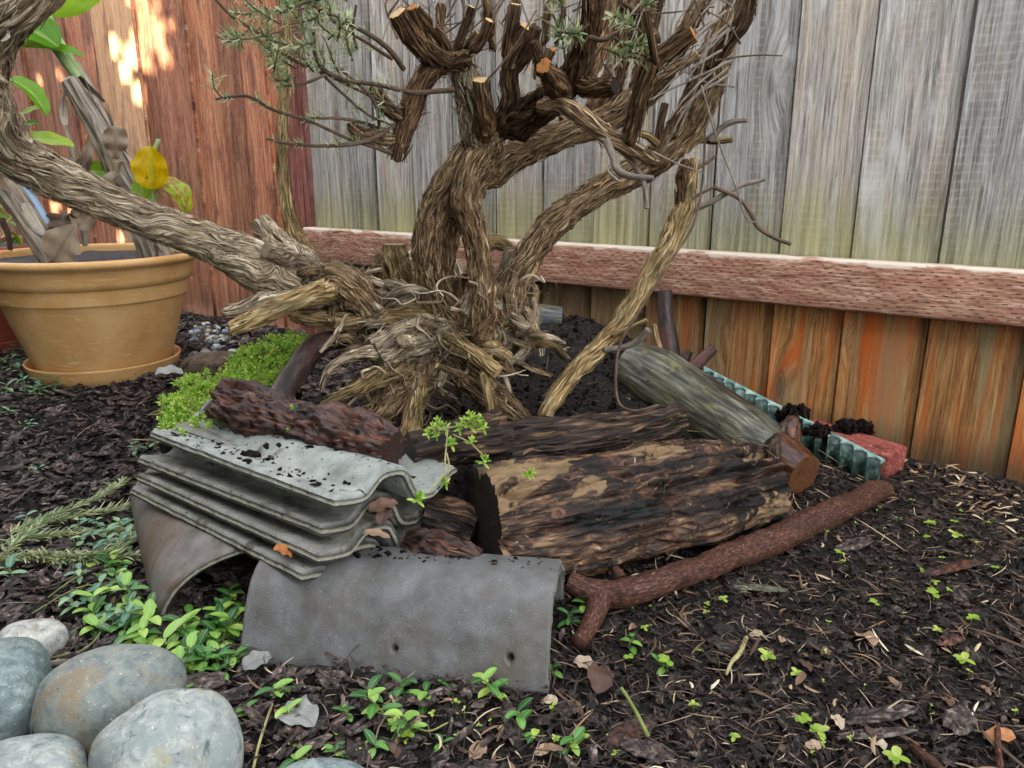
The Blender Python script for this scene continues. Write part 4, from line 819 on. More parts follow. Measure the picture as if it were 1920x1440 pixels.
# stubs of the crown
limb('stub', [(760, 570, 1.38, 32), (748, 530, 1.37, 30), (740, 495, 1.36, 27), (738, 458, 1.36, 23)], 'bark_yellow', cut=(None, 'cut_grey'), nstrip=60, twist=1.)
limb('stub', [(735, 590, 1.40, 20), (722, 545, 1.40, 20), (715, 505, 1.40, 18), (722, 480, 1.40, 14)], 'bark', nstrip=40, twist=2.)
limb('root', [(760, 540, 1.42, 14), (770, 495, 1.44, 18), (800, 475, 1.45, 18), (840, 490, 1.45, 16), (860, 520, 1.44, 14)], 'bark_grey', nstrip=40)
limb('stub', [(860, 622, 1.31, 30), (800, 628, 1.28, 34), (750, 640, 1.26, 36), (718, 655, 1.24, 34), (702, 664, 1.23, 32)], 'bark_grey', cut=(None, 'cut_grey'), nstrip=50, twist=2., layers=[(.009, .010, .06, 'r'), (.003, .0035, .03, 'r'), (.006, .03, .05, 'n')])
limb('stub', [(775, 640, 1.24, 14), (756, 640, 1.19, 11), (752, 637, 1.18, 9)], 'bark_grey', cut=(None, 'cut_grey'))
limb('root', [(860, 640, 1.32, 36), (820, 680, 1.30, 40), (780, 715, 1.27, 38), (735, 752, 1.24, 30), (700, 780, 1.22, 20), (680, 800, 1.21, 10)], 'bark', nstrip=380, twist=4., sk=dict(lift=.012, wd=(.0009, .003)), layers=[(.008, .009, .06, 'r'), (.003, .0035, .03, 'r'), (.008, .03, .05, 'n')])
limb('root', [(790, 690, 1.28, 24), (740, 700, 1.24, 20), (690, 722, 1.21, 13), (640, 742, 1.19, 9), (600, 760, 1.18, 5)], 'bark_yellow', nstrip=30, twist=2.)
limb('root', [(740, 665, 1.26, 26), (705, 660, 1.23, 16), (665, 665, 1.21, 9), (628, 680, 1.20, 6), (608, 700, 1.20, 4)], 'bark_grey', nstrip=20)
limb('root', [(770, 680, 1.26, 20), (740, 690, 1.24, 20), (700, 705, 1.22, 12), (655, 730, 1.20, 7)], 'bark', nstrip=20)
limb('root', [(795, 690, 1.27, 24), (783, 735, 1.24, 18), (774, 780, 1.21, 17), (772, 822, 1.19, 20)], 'bark_yellow', nstrip=60, twist=2., sk=dict(lift=.008))
limb('root', [(840, 650, 1.30, 40), (870, 690, 1.27, 34), (905, 725, 1.25, 30), (945, 758, 1.24, 24), (982, 796, 1.23, 20)], 'bark', nstrip=160, twist=2.5)
limb('root', [(820, 640, 1.33, 40), (870, 650, 1.33, 44), (920, 650, 1.34, 38), (950, 630, 1.36, 30)], 'bark', nstrip=200, twist=5., sk=dict(lift=.01))
limb('stub', [(825, 620, 1.31, 20), (880, 660, 1.22, 17), (910, 680, 1.20, 15), (934, 698, 1.19, 14)], 'bark_yellow', cut=(None, 'cut'), nstrip=16)
limb('stub', [(905, 690, 1.20, 12), (912, 725, 1.19, 10), (917, 755, 1.185, 9), (919, 780, 1.18, 8)], 'bark_yellow', cut=(None, 'cut'), layers=TWIG)
limb('stub', [(872, 705, 1.20, 9), (840, 694, 1.19, 7), (819, 685, 1.18, 6)], 'bark', cut=(None, 'cut'), layers=TWIG)
limb('stub', [(930, 680, 1.24, 9), (950, 692, 1.22, 7), (964, 700, 1.21, 6)], 'bark_dark', cut=(None, 'cut_orange'), layers=TWIG)
limb('root', [(940, 690, 1.23, 6), (950, 715, 1.22, 6), (957, 738, 1.21, 5)], 'bark_grey', layers=TWIG)
limb('stub', [(890, 650, 1.24, 22), (908, 610, 1.24, 16), (925, 590, 1.25, 14), (918, 578, 1.25, 10)], 'bark_dark', nstrip=10, layers=[(.005, .008, .03, 'r'), (.005, .015, .02, 'n')])
# trunks
limb('trunk', [(862, 668, 1.31, 34), (850, 625, 1.31, 32), (824, 570, 1.30, 29), (806, 515, 1.29, 27), (801, 460, 1.28, 27), (812, 405, 1.28, 28), (840, 350, 1.28, 32), (868, 305, 1.28, 30), (895, 268, 1.28, 28)], 'bark', nstrip=260, key='T1', twist=1.5)
limb('trunk', [(850, 600, 1.42, 22), (832, 560, 1.43, 16), (836, 500, 1.43, 15), (848, 440, 1.42, 15), (868, 385, 1.38, 18), (890, 350, 1.34, 24)], 'bark', nstrip=80, twist=2.)
limb('trunk', [(905, 660, 1.27, 30), (900, 610, 1.26, 26), (903, 550, 1.25, 24), (899, 490, 1.25, 23), (888, 430, 1.25, 23), (874, 370, 1.25, 28), (888, 320, 1.26, 31), (908, 278, 1.28, 31), (928, 240, 1.29, 28)], 'bark', nstrip=300, key='T2', twist=-2.5)
limb('trunk', [(898, 300, 1.28, 34), (895, 240, 1.27, 32), (886, 190, 1.26, 28), (872, 140, 1.25, 25), (862, 100, 1.24, 20)], 'bark_grey', nstrip=220, key='U1', twist=4., sk=dict(lift=.008))
limb('stub', [(912, 265, 1.25, 24), (908, 215, 1.22, 19), (903, 180, 1.20, 17), (901, 150, 1.19, 15)], 'bark_dark', cut=(None, 'cut'), nstrip=30)
limb('stub', [(935, 250, 1.27, 26), (955, 200, 1.25, 18), (955, 150, 1.24, 16), (960, 110, 1.23, 15), (975, 78, 1.22, 15), (988, 50, 1.21, 14)], 'bark_dark', cut=(None, 'cut'), nstrip=60)
limb('stub', [(958, 140, 1.24, 13), (985, 105, 1.22, 12), (1005, 52, 1.20, 10)], 'bark_dark', nstrip=16)
limb('stub', [(950, 120, 1.23, 12), (958, 60, 1.21, 12), (966, 8, 1.20, 11)], 'bark_dark', cut=(None, 'cut'), nstrip=16)
limb('limb', [(885, 120, 1.25, 20), (850, 112, 1.22, 20), (812, 128, 1.20, 19), (785, 165, 1.19, 19), (768, 215, 1.18, 19), (752, 260, 1.17, 16), (745, 302, 1.17, 9)], 'bark_dark', nstrip=150, key='D', twist=2., sk=dict(lift=.007))
limb('stub', [(765, 230, 1.17, 12), (735, 212, 1.17, 11), (715, 185, 1.17, 10), (700, 160, 1.17, 8)], 'bark', nstrip=50, sk=dict(lift=.008))
limb('stub', [(750, 262, 1.17, 12), (715, 260, 1.16, 11), (675, 250, 1.15, 10), (655, 238, 1.15, 8)], 'bark', nstrip=50, sk=dict(lift=.008))
limb('stub', [(850, 118, 1.22, 22), (810, 102, 1.19, 22), (775, 70, 1.17, 20), (745, 24, 1.15, 16)], 'bark_dark', cut=(None, 'cut'), nstrip=70)
limb('stub', [(815, 100, 1.19, 13), (792, 55, 1.17, 11), (772, 14, 1.15, 10)], 'bark_dark', cut=(None, 'cut_orange'), nstrip=20)
limb('stub', [(845, 95, 1.20, 10), (815, 55, 1.17, 9), (780, 14, 1.15, 8)], 'bark_dark', cut=(None, 'cut'), nstrip=10)
limb('stub', [(855, 100, 1.22, 11), (870, 55, 1.21, 9), (883, 12, 1.20, 8)], 'bark_dark', cut=(None, 'cut'), nstrip=10)
limb('stub', [(835, 90, 1.24, 9), (826, 50, 1.24, 8), (827, 8, 1.24, 8)], 'bark', nstrip=10)
limb('stub', [(880, 100, 1.20, 12), (905, 70, 1.19, 10), (918, 38, 1.18, 8)], 'bark_dark', nstrip=10, cut=(None, 'cut'))
limb('limb', [(940, 255, 1.28, 34), (985, 220, 1.25, 30), (1030, 185, 1.21, 28), (1070, 150, 1.17, 26), (1092, 100, 1.14, 24), (1105, 50, 1.12, 22), (1112, -30, 1.10, 20)], 'bark_dark', nstrip=160, key='E', twist=3.)
limb('stub', [(1060, 190, 1.18, 24), (1042, 155, 1.14, 20), (1020, 124, 1.10, 16)], 'bark_dark', cut=(None, 'cut_orange'), nstrip=20)
limb('stub', [(1020, 150, 1.16, 12), (1010, 110, 1.15, 10), (1000, 78, 1.14, 9)], 'bark_dark', cut=(None, 'cut_dark'), nstrip=6)
limb('limb', [(1075, 165, 1.19, 24), (1105, 120, 1.20, 22), (1128, 70, 1.21, 20), (1146, 10, 1.22, 18), (1155, -40, 1.22, 16)], 'bark_dark', nstrip=60)
limb('stub', [(1080, 160, 1.17, 20), (1120, 165, 1.14, 16), (1152, 162, 1.12, 14)], 'bark_dark', nstrip=30, cut=(None, 'cut_dark'))
limb('limb', [(895, 350, 1.34, 30), (945, 305, 1.37, 28), (1000, 275, 1.39, 27), (1060, 250, 1.40, 25), (1120, 232, 1.41, 25), (1170, 205, 1.42, 26), (1225, 160, 1.43, 24), (1265, 95, 1.43, 20), (1300, 35, 1.43, 17), (1330, -30, 1.43, 14)], 'bark', nstrip=260, key='M', twist=2.)
limb('limb', [(1105, 225, 1.43, 24), (1140, 170, 1.44, 22), (1165, 100, 1.44, 20), (1178, 30, 1.44, 19), (1185, -40, 1.44, 18)], 'bark_dark', nstrip=130, twist=1.)
limb('limb', [(1185, 190, 1.42, 14), (1205, 120, 1.43, 13), (1222, 50, 1.44, 12), (1240, -30, 1.44, 11)], 'bark_dark', nstrip=40, twist=1.)
# near limb with the orange cut
limb('limb', [(1010, 200, 1.21, 18), (1055, 200, 1.14, 17), (1095, 222, 1.08, 17), (1130, 250, 1.05, 17), (1165, 270, 1.03, 16), (1195, 285, 1.02, 14), (1232, 305, 1.02, 10)], 'bark', nstrip=40, twist=1., layers=TWIG + SMOOTH)
limb('stub', [(1178, 276, 1.02, 14), (1190, 225, 1.00, 15), (1205, 165, .98, 16), (1228, 115, .97, 16), (1262, 88, .96, 16), (1300, 62, .95, 15)], 'bark_dark', cut=(None, 'cut_orange'), nstrip=50, twist=1.)
limb('twig', [(1137, 262, 1.03, 8), (1150, 295, 1.02, 8), (1158, 318, 1.01, 8), (1180, 330, 1.00, 7), (1225, 334, .99, 5)], 'twig_grey', layers=TWIG)
limb('twig', [(1168, 282, 1.03, 7), (1188, 308, 1.03, 6), (1206, 340, 1.03, 5), (1212, 380, 1.03, 5), (1212, 390, 1.03, 6)], 'twig_grey', layers=TWIG)
limb('twig', [(1232, 130, .97, 9), (1222, 80, .95, 8), (1212, 20, .94, 8)], 'bark_dark', layers=TWIG)
limb('twig', [(1105, 70, 1.0, 5), (1130, 75, 1.0, 5), (1160, 60, 1.0, 4)], 'twig', layers=TWIG)
for k in range(16):
    x0, y0 = RS.uniform(760, 1240), RS.uniform(70, 190); a = RS.normal(-1.5, .5); l = RS.uniform(45, 110); rr = RS.uniform(4, 10); Y0 = RS.uniform(1.22, 1.36)
    limb('stub', [(x0, y0, Y0 + .02, rr * 1.2), (x0 + math.cos(a) * l * .5 + RS.normal(0, 6), y0 + math.sin(a) * l * .5, Y0, rr), (x0 + math.cos(a) * l, y0 + math.sin(a) * l, Y0 - .01, rr * .85)], random.choice(['bark_dark', 'bark']), cut=(None, random.choice(['cut', 'cut_orange', 'cut_grey', 'cut_dark'])), nstrip=8, twist=2.)
# the right-hand limb
limb('limb', [(985, 655, 1.37, 22), (958, 620, 1.38, 30), (955, 570, 1.39, 28), (975, 505, 1.40, 27), (1015, 445, 1.41, 27), (1065, 395, 1.42, 26), (1120, 358, 1.43, 26), (1180, 328, 1.44, 27), (1240, 290, 1.44, 29), (1285, 240, 1.44, 33), (1318, 175, 1.43, 35), (1340, 110, 1.42, 33), (1362, 50, 1.41, 24), (1385, 5, 1.40, 18), (1400, -40, 1.40, 15)], 'bark', nstrip=420, key='R', twist=1.2)
limb('limb', [(1330, 130, 1.40, 16), (1362, 80, 1.38, 14), (1395, 40, 1.36, 13), (1412, -30, 1.35, 11)], 'bark_dark', nstrip=40, twist=1.)
limb('limb', [(1310, 130, 1.39, 14), (1350, 60, 1.38, 12), (1385, -20, 1.37, 10)], 'bark', nstrip=30)
limb('twig', [(1265, 268, 1.44, 9), (1310, 262, 1.44, 8), (1345, 264, 1.43, 7), (1373, 262, 1.42, 6)], 'bark_yellow', layers=TWIG, nstrip=4)
limb('twig', [(1330, 262, 1.43, 7), (1352, 240, 1.42, 6), (1375, 228, 1.41, 6), (1400, 226, 1.40, 4)], 'twig_grey', layers=TWIG)
limb('twig', [(1232, 275, 1.43, 9), (1238, 235, 1.43, 8), (1247, 195, 1.43, 8)], 'bark_dark', layers=TWIG)
limb('twig', [(1232, 270, 1.40, 8), (1215, 255, 1.39, 8), (1198, 250, 1.38, 7)], 'bark_yellow', layers=TWIG)
# the leaning stem at the right
limb('limb', [(1012, 792, 1.21, 12), (1035, 752, 1.23, 16), (1075, 700, 1.26, 17), (1130, 645, 1.29, 19), (1180, 580, 1.32, 18), (1225, 505, 1.35, 17), (1262, 440, 1.37, 19), (1283, 390, 1.38, 19), (1290, 345, 1.38, 15), (1300, 298, 1.38, 9)], 'bark_yellow', nstrip=120, key='K', twist=1.)
limb('stub', [(1276, 425, 1.39, 14), (1278, 370, 1.375, 11), (1280, 325, 1.365, 10), (1288, 300, 1.36, 7)], 'bark_dark', nstrip=30)
limb('twig', [(1288, 398, 1.38, 7), (1335, 378, 1.36, 6), (1385, 350, 1.35, 5), (1434, 336, 1.34, 4)], 'twig_grey', layers=TWIG)
limb('twig', [(1340, 352, 1.35, 4), (1385, 372, 1.34, 4), (1408, 400, 1.33, 4.5), (1420, 425, 1.33, 4), (1450, 445, 1.32, 4), (1482, 458, 1.31, 4)], 'twig', layers=TWIG)
limb('twig', [(1292, 375, 1.37, 4), (1320, 360, 1.37, 3), (1340, 350, 1.37, 3)], 'twig', layers=TWIG)
limb('twig', [(1300, 318, 1.38, 4), (1325, 305, 1.38, 4), (1343, 292, 1.38, 3)], 'twig', layers=TWIG)
limb('twig', [(1150, 628, 1.28, 7), (1180, 616, 1.27, 5), (1213, 600, 1.26, 5)], 'bark_yellow', layers=TWIG)
limb('twig', [(1135, 655, 1.27, 7), (1165, 652, 1.26, 6), (1195, 640, 1.25, 7), (1215, 618, 1.24, 7)], 'twig_grey', layers=TWIG)
limb('twig', [(1322, 240, 1.33, 2.5), (1318, 330, 1.33, 2.5), (1300, 420, 1.32, 2.5), (1250, 500, 1.29, 2.5), (1195, 590, 1.24, 2.6), (1165, 640, 1.22, 2.6), (1155, 690, 1.20, 3), (1160, 755, 1.19, 3), (1190, 770, 1.17, 3), (1235, 760, 1.16, 3)], 'twig', layers=TWIG)
limb('twig', [(1315, 160, 1.30, 2), (1345, 260, 1.30, 2), (1380, 350, 1.30, 2), (1400, 410, 1.30, 1.6), (1422, 418, 1.30, 1.2)], 'twig_grey', layers=TWIG)
limb('twig', [(1225, 285, 1.25, 2.5), (1265, 305, 1.22, 2), (1320, 325, 1.20, 1.4)], 'twig_grey', layers=TWIG)
limb('twig', [(1160, 340, 1.36, 3), (1140, 320, 1.36, 3), (1150, 300, 1.36, 3)], 'twig_grey', layers=TWIG)
# curled grey roots on the right of the crown
for L in ([(1000, 530, 1.42, 7), (1003, 555, 1.41, 9), (985, 590, 1.40, 10), (972, 625, 1.38, 10), (962, 650, 1.37, 9)], [(985, 575, 1.38, 9), (1000, 610, 1.36, 9), (1010, 640, 1.35, 8), (1014, 668, 1.34, 5)],
          [(965, 598, 1.34, 9), (985, 625, 1.32, 11), (985, 655, 1.31, 11), (962, 675, 1.31, 9), (938, 682, 1.32, 7)], [(940, 560, 1.42, 12), (945, 510, 1.43, 13), (958, 475, 1.43, 14), (972, 490, 1.43, 12)],
          [(880, 480, 1.46, 14), (920, 455, 1.46, 15), (950, 465, 1.46, 13), (960, 500, 1.45, 10)], [(918, 500, 1.40, 10), (925, 540, 1.39, 9), (935, 575, 1.38, 8)], [(900, 520, 1.42, 12), (880, 560, 1.41, 12), (860, 590, 1.40, 12)],
          [(940, 645, 1.36, 14), (985, 640, 1.37, 10), (1005, 600, 1.38, 8), (1000, 560, 1.40, 6)], [(700, 545, 1.30, 4), (715, 535, 1.29, 5), (735, 530, 1.28, 5), (780, 545, 1.28, 3)], [(690, 560, 1.27, 5), (705, 575, 1.26, 5), (716, 583, 1.25, 3)],
          [(650, 590, 1.24, 4), (620, 640, 1.2, 3), (600, 660, 1.19, 2)], [(640, 690, 1.22, 5), (612, 700, 1.2, 3), (600, 735, 1.19, 2)], [(940, 620, 1.33, 7), (965, 640, 1.31, 6), (990, 650, 1.3, 4)]):
    limb('root', L, random.choice(['bark_grey', 'bark_grey', 'bark_yellow']), nstrip=10, layers=TWIG + SMOOTH, twist=2.)
for k in range(50):
    x0, y0 = RS.uniform(650, 980), RS.uniform(570, 700); a = RS.uniform(0, 6.28); l = RS.uniform(25, 75); Y0 = RS.uniform(1.25, 1.34); b = a + RS.normal(0, .9)
    x1, y1 = x0 + math.cos(a) * l, y0 + math.sin(a) * l * .7; x2, y2 = x1 + math.cos(b) * l * .7, y1 + abs(math.sin(b)) * l * .6; rr = RS.uniform(6, 15)
    limb('root', [(x0, y0, Y0 + .04, rr), (x1, y1, Y0 - .01, rr * .85), (x2, y2, Y0 + RS.uniform(-.04, .05), rr * .45)], ['bark_grey', 'bark', 'bark_yellow'][k % 3], nstrip=8, twist=2.)
for k in range(10):
    x0, y0 = RS.uniform(540, 680), RS.uniform(510, 570); a = RS.normal(.3, .6); l = RS.uniform(30, 70); rr = RS.uniform(5, 12)
    limb('root', [(x0, y0, 1.33, rr), (x0 + math.cos(a) * l * .5, y0 + math.sin(a) * l * .5 - 8, 1.275, rr), (x0 + math.cos(a) * l, y0 + math.sin(a) * l, 1.32, rr * .7)], ['bark_grey', 'bark'][k % 2], nstrip=14, twist=4.)
mb = MB()
for k in range(60):
    x0, y0 = (RS.normal(820, 95), RS.normal(650, 50)) if k % 3 else (RS.normal(700, 60), RS.normal(720, 30)); Y0 = RS.uniform(1.19, 1.30); a = RS.uniform(0, 6.28); l = RS.uniform(12, 30); L = [(x0, y0, Y0, 4.)]
    for j in range(4): a += RS.normal(0, .8); x0 += math.cos(a) * l; y0 += math.sin(a) * l * .7 + 5; L.append((x0, y0, Y0 + RS.uniform(-.015, .02), 3.2 - .6 * j))
    pts, rad = PP(L); tube(mb, pts, rad * RS.uniform(.4, 1.1), [(.0008, .003, .01, 'r')], fine=.0012, step=.003, seed=k)
tag(mb.build('fine_roots', MAT['bark_grey'], shrub), kind='stuff')
# loose fibres and dead leaves caught in the crown
mb = MB()
for k in range(1500):
    u = RS.rand()
    c = P(RS.normal(810, 80), RS.normal(660, 48), RS.uniform(1.22, 1.34)) if u < .6 else (P(RS.normal(630, 45), RS.normal(520, 28), RS.uniform(1.26, 1.32)) if u < .8 else P(RS.normal(955, 30), RS.normal(560, 50), RS.uniform(1.33, 1.42)))
    a = RS.normal(0, 1, 3) + np.array([0, 0, -.5]); leaf(mb, c, a, RS.normal(0, 1, 3), RS.uniform(.008, .045), RS.uniform(.0007, .0022), 'needle', fold=.4, droop=RS.uniform(-1.2, 1.2), m=5)
tag(mb.build('loose_bark_fibres', MAT['bark_grey'], shrub), kind='stuff')
# fine twiggery and leaves
MAT['shrub_leaf'] = leafm('grey_green_narrow_leaf', [(0, '667d50'), (.4, '98a878'), (.7, 'bfc898'), (.9, 'e0e2b8'), (1, 'c9b06c')], vein=None, rough=.6, spec=.3, trans=.35)
def leafy(L, nl, rp=2.2, Ls=(.009, .019), W=.0024, lo=.15, mat='twig', spread=1., name='twig', clus=3, lm='shrub_leaf'):
    global _sd
    pts, rad = PP([(a[0], a[1], a[2], a[3] if len(a) > 3 else rp) for a in L]); mb = MB(); _sd += 1
    inf = tube(mb, pts, rad, TWIG, fine=.0012, step=.004, seed=_sd, wob=.004, capdome=.5)
    o = mb.build(name, MAT[mat], shrub)
    if nl:
        mb = MB(); Pt, T, Nn, Bn = inf['P'], inf['T'], inf['N'], inf['B']
        for k in range(nl):
            i = int(RS.uniform(lo, 1) * (len(Pt) - 1)); th = RS.uniform(0, 6.28)
            for j in range(clus):
                a = th + j * 6.28 / clus + RS.normal(0, .3); d = T[i] * RS.uniform(.3, 1.) + (Nn[i] * math.cos(a) + Bn[i] * math.sin(a)) * spread + np.array([0, 0, .15])
                leaf(mb, Pt[i], d, T[i] - d * .2 + np.array([0, 0, .4]), RS.uniform(*Ls), W * RS.uniform(.7, 1.2), 'needle', fold=.35, droop=RS.uniform(-.3, .9), m=5)
        lo_ = mb.build('leaves', MAT[lm], None, origin=pts[0]); lo_.parent = o; lo_.location = tuple(pts[0] - np.array(shrub.location))
    return inf
leafy([(850, 168, 1.20, 5), (785, 174, 1.15, 4.5), (720, 160, 1.11, 4), (660, 150, 1.08, 4), (612, 135, 1.06, 5), (592, 105, 1.05, 4), (588, 60, 1.04, 3)], 34, lo=.3)
leafy([(612, 140, 1.06, 3), (565, 155, 1.04, 3), (520, 163, 1.03, 2.4)], 2)
leafy([(757, 130, 1.16, 5), (722, 85, 1.13, 5), (668, 52, 1.10, 4), (600, 18, 1.07, 4), (540, -15, 1.05, 3)], 20, lo=.4)
leafy([(735, 110, 1.17, 4), (680, 75, 1.13, 3), (625, 40, 1.10, 3), (590, -5, 1.08, 2.5)], 20)
leafy([(738, 236, 1.16, 4), (690, 265, 1.13, 4), (615, 275, 1.10, 3.5), (550, 270, 1.08, 3), (500, 260, 1.07, 2.4)], 13, lo=.4)
leafy([(735, 288, 1.16, 3.5), (680, 272, 1.13, 3), (620, 245, 1.10, 3), (560, 218, 1.08, 3), (515, 205, 1.06, 3), (465, 180, 1.04, 3), (405, 186, 1.03, 2.4)], 26, lo=.2)
leafy([(722, 243, 1.16, 3), (650, 226, 1.12, 3), (582, 221, 1.09, 2)], 8)
leafy([(745, 202, 1.16, 3), (690, 175, 1.13, 3), (630, 148, 1.10, 3)], 12)
leafy([(400, -5, 1.04, 2.4), (440, 32, 1.05, 3), (488, 62, 1.06, 3), (530, 100, 1.07, 3), (575, 125, 1.07, 3)], 18)
leafy([(415, 182, 1.02, 1.6), (402, 165, 1.02, 1.5), (398, 140, 1.01, 1.2)], 6, Ls=(.014, .022))
leafy([(670, 95, 1.10, 3), (662, 55, 1.09, 2.5), (668, 10, 1.08, 2.5)], 0)
leafy([(640, 130, 1.09, 3), (700, 190, 1.12, 3), (712, 240, 1.15, 3)], 6)
leafy([(600, 135, 1.06, 3), (640, 175, 1.08, 2.5), (690, 215, 1.12, 2.5), (735, 235, 1.15, 2)], 8)
for k in range(40):
    x0, y0 = RS.uniform(450, 670), RS.uniform(-15, 150); a = RS.normal(-2.3, .8); l = RS.uniform(40, 120); Y0 = RS.uniform(1.0, 1.14)
    x1, y1 = x0 + math.cos(a) * l, y0 + math.sin(a) * l * .8
    leafy([(x0, y0, Y0, 1.8), ((x0 + x1) / 2 + RS.normal(0, 8), (y0 + y1) / 2 + RS.normal(0, 8), Y0 - .02, 1.6), (x1, y1, Y0 - .03, 1.1)], int(RS.uniform(9, 18)), Ls=(.009, .020))
for L in ([(1060, 110, 1.0, 2), (1052, 70, .98, 2), (1035, 20, .97, 1.6)], [(1150, 70, .98, 2), (1180, 85, .97, 2), (1215, 80, .96, 1.6)], [(1130, 90, .98, 2), (1160, 100, .97, 2), (1200, 110, .96, 1.6)], [(1200, 60, .97, 2), (1175, 40, .97, 2), (1150, 30, .96, 1.6)],
          [(1250, 100, .98, 2), (1215, 105, .97, 2), (1180, 95, .96, 1.6)], [(1045, 60, .98, 2), (1080, 60, .97, 2), (1105, 45, .96, 1.6)], [(1060, 20, .97, 2), (1050, 0, .97, 1.6), (1035, -20, .96, 1.5)], [(1200, 20, .97, 2), (1215, 0, .97, 1.6), (1220, -20, .96, 1.5)]):
    leafy(L, 11, Ls=(.012, .022), W=.004)
for k in range(60):
    x0, y0 = RS.uniform(690, 1390), RS.uniform(40, 200) - 25; a = RS.normal(-1.4, .6); l = RS.uniform(80, 200); Y0 = RS.uniform(1.15, 1.42)
    x1, y1 = x0 + math.cos(a) * l, y0 + math.sin(a) * l
    leafy([(x0, y0, Y0, 2.2), ((x0 + x1) / 2 + RS.normal(0, 18), (y0 + y1) / 2 + RS.normal(0, 12), Y0, 1.6), (x1, y1, Y0, 1.1)], 0, mat=random.choice(['twig', 'twig_grey']))
for k in range(14):
    x0, y0 = RS.uniform(1290, 1400), RS.uniform(20, 140); l = RS.uniform(100, 220); a = RS.normal(2.35, .2)
    leafy([(x0, y0, 1.36, 2.6), (x0 + math.cos(a) * l * .5 + RS.normal(0, 8), y0 + math.sin(a) * l * .45, 1.36, 2.2), (x0 + math.cos(a) * l, y0 + math.sin(a) * l, 1.36, 1.3)], 0, mat='twig_grey')
# ------------------------------------------------------------------ pots
def lathe(prof, n=120, c=(0, 0, 0), seed=0, amp=.0006):
    prof = np.array(prof, float); th = np.linspace(0, 2 * math.pi, n, endpoint=False)
    r = prof[:, 0][:, None] * np.ones(n); z = prof[:, 1][:, None] * np.ones(n)
    r = r + amp * fbm(np.cos(th)[None] * 6 + seed, np.sin(th)[None] * 6, z * 20, 3)
    V = np.stack([c[0] + r * np.cos(th), c[1] + r * np.sin(th), c[2] + z], -1)
    return V.reshape(-1, 3), grid_q(len(prof), n, True)
def fillp(p, k=6):
    p = np.array(p, float); o = [p[0]]
    for a, b in zip(p[:-1], p[1:]):
        m = max(1, int(np.hypot(*(b - a)) / .012))
        for i in range(1, m + 1): o.append(a + (b - a) * i / m)
    return o
def potm(name, a, b, c, d):
    return grain(name, [(.3, a), (.5, b), (.7, c)], sc=(1, 1, 1), scale=9., vary=0., bump=.12, bd=.001, rough=.55, spec=.35, big=(.92, 1.06), blot=[(d, 26., .58, .75, (1, 1, 7)), ('7c5c34', 60., .70, .76, (1, 1, 1))])
MAT['pot_y'] = potm('ochre_plastic', 'cf9c5c', 'dbaa6c', 'e3b880', 'e9cea4')
MAT['pot_r'] = potm('terracotta_plastic', '7e3b2c', '924a38', 'a35c48', '6e3628')
MAT['pot_soil'] = grain('potting_soil', [(.3, '0b0c10'), (.55, '1c2028'), (.8, '4a5260')], sc=(120, 120, 120), vary=0, bump=1.2, bd=.004, rough=.6, spec=.5)
def pot(c, s, mat, label, soil=True):
    c = np.array(c, float); e = thing('plant_pot', c, label, 'pot'); mb = MB()
    prof = fillp([(.150, .012), (.156, .018), (.2225, .232), (.2255, .236), (.231, .238), (.2395, .276), (.2425, .281), (.2535, .287), (.2575, .292), (.2575, .298), (.2545, .303), (.247, .305), (.238, .302), (.236, .298), (.231, .270), (.218, .2)])
    v, q = lathe(np.array(prof) * s, c=c); mb.add(v, q); mb.build('body', mat, e)
    mb = MB(); v, q = lathe(np.array(fillp([(.02, .0), (.168, .0), (.172, .004), (.181, .034), (.1825, .038), (.180, .040), (.177, .038), (.170, .012), (.10, .010)])) * s, c=c, seed=3); mb.add(v, q); mb.build('saucer', mat, e)
    if soil:
        n = 50; r = np.linspace(0, .232 * s, n); th = np.linspace(0, 6.2832, 90, endpoint=False); Rr, Tt = np.meshgrid(r, th, indexing='ij')
        x = c[0] + Rr * np.cos(Tt); y = c[1] + Rr * np.sin(Tt); z = c[2] + .286 * s + .006 * fbm(x * 40, y * 40, 0, 3)
        mb = MB(); mb.add(np.stack([x, y, z], -1).reshape(-1, 3), grid_q(n, 90, True)[:, ::-1]); mb.build('soil', MAT['pot_soil'], e)
    return e
PC = np.array([-1.055, 1.94, .05])
pot(PC, 1.0, MAT['pot_y'], 'wide ochre yellow plant pot on its saucer holding banana stems, left')
pot((-1.56, 2.20, .05), 1.0, MAT['pot_r'], 'terracotta red plant pot half hidden behind the ochre one')
# ------------------------------------------------------------------ banana plants
MAT['ban_stem'] = grain('dry_banana_sheath', [(.3, '4a3d34'), (.45, '8d7f70'), (.6, 'b5a894'), (.8, 'd9cfbd')], sc=(120, 120, 6), vary=.3, bump=.6, bd=.002, rough=.5, spec=.4, blot=[('5a3d26', 14., .58, .68, (1, 1, .4)), ('cfcdc8', 16., .58, .7, (1, 1, .3))])
MAT['ban_green'] = grain('green_petiole', [(.3, '7e9a58'), (.5, 'a3b97c'), (.7, 'c2d0a0')], sc=(90, 90, 5), vary=.2, bump=.2, rough=.4, spec=.5)
MAT['ban_leaf'] = leafm('banana_leaf', [(0, '4f8a1c'), (.5, '86b92a'), (1, 'b5d84a')], vein='c8dc8a', rough=.35, spec=.4, trans=.5)
MAT['ban_yellow'] = leafm('yellowing_banana_leaf', [(0, 'd8b400'), (1, 'ecc91a')], vein='b9cc5a', rough=.4, trans=.4, spots=('4a2c10', 4., .64))
MAT['ban_pale'] = leafm('dry_leaf', [(0, '5c4a3a'), (.5, '84705a'), (1, 'a8967e')], vein='6a5642', rough=.6, trans=.1, edge=('3f3026', [(1.2, 0.), (1.5, .7)]))
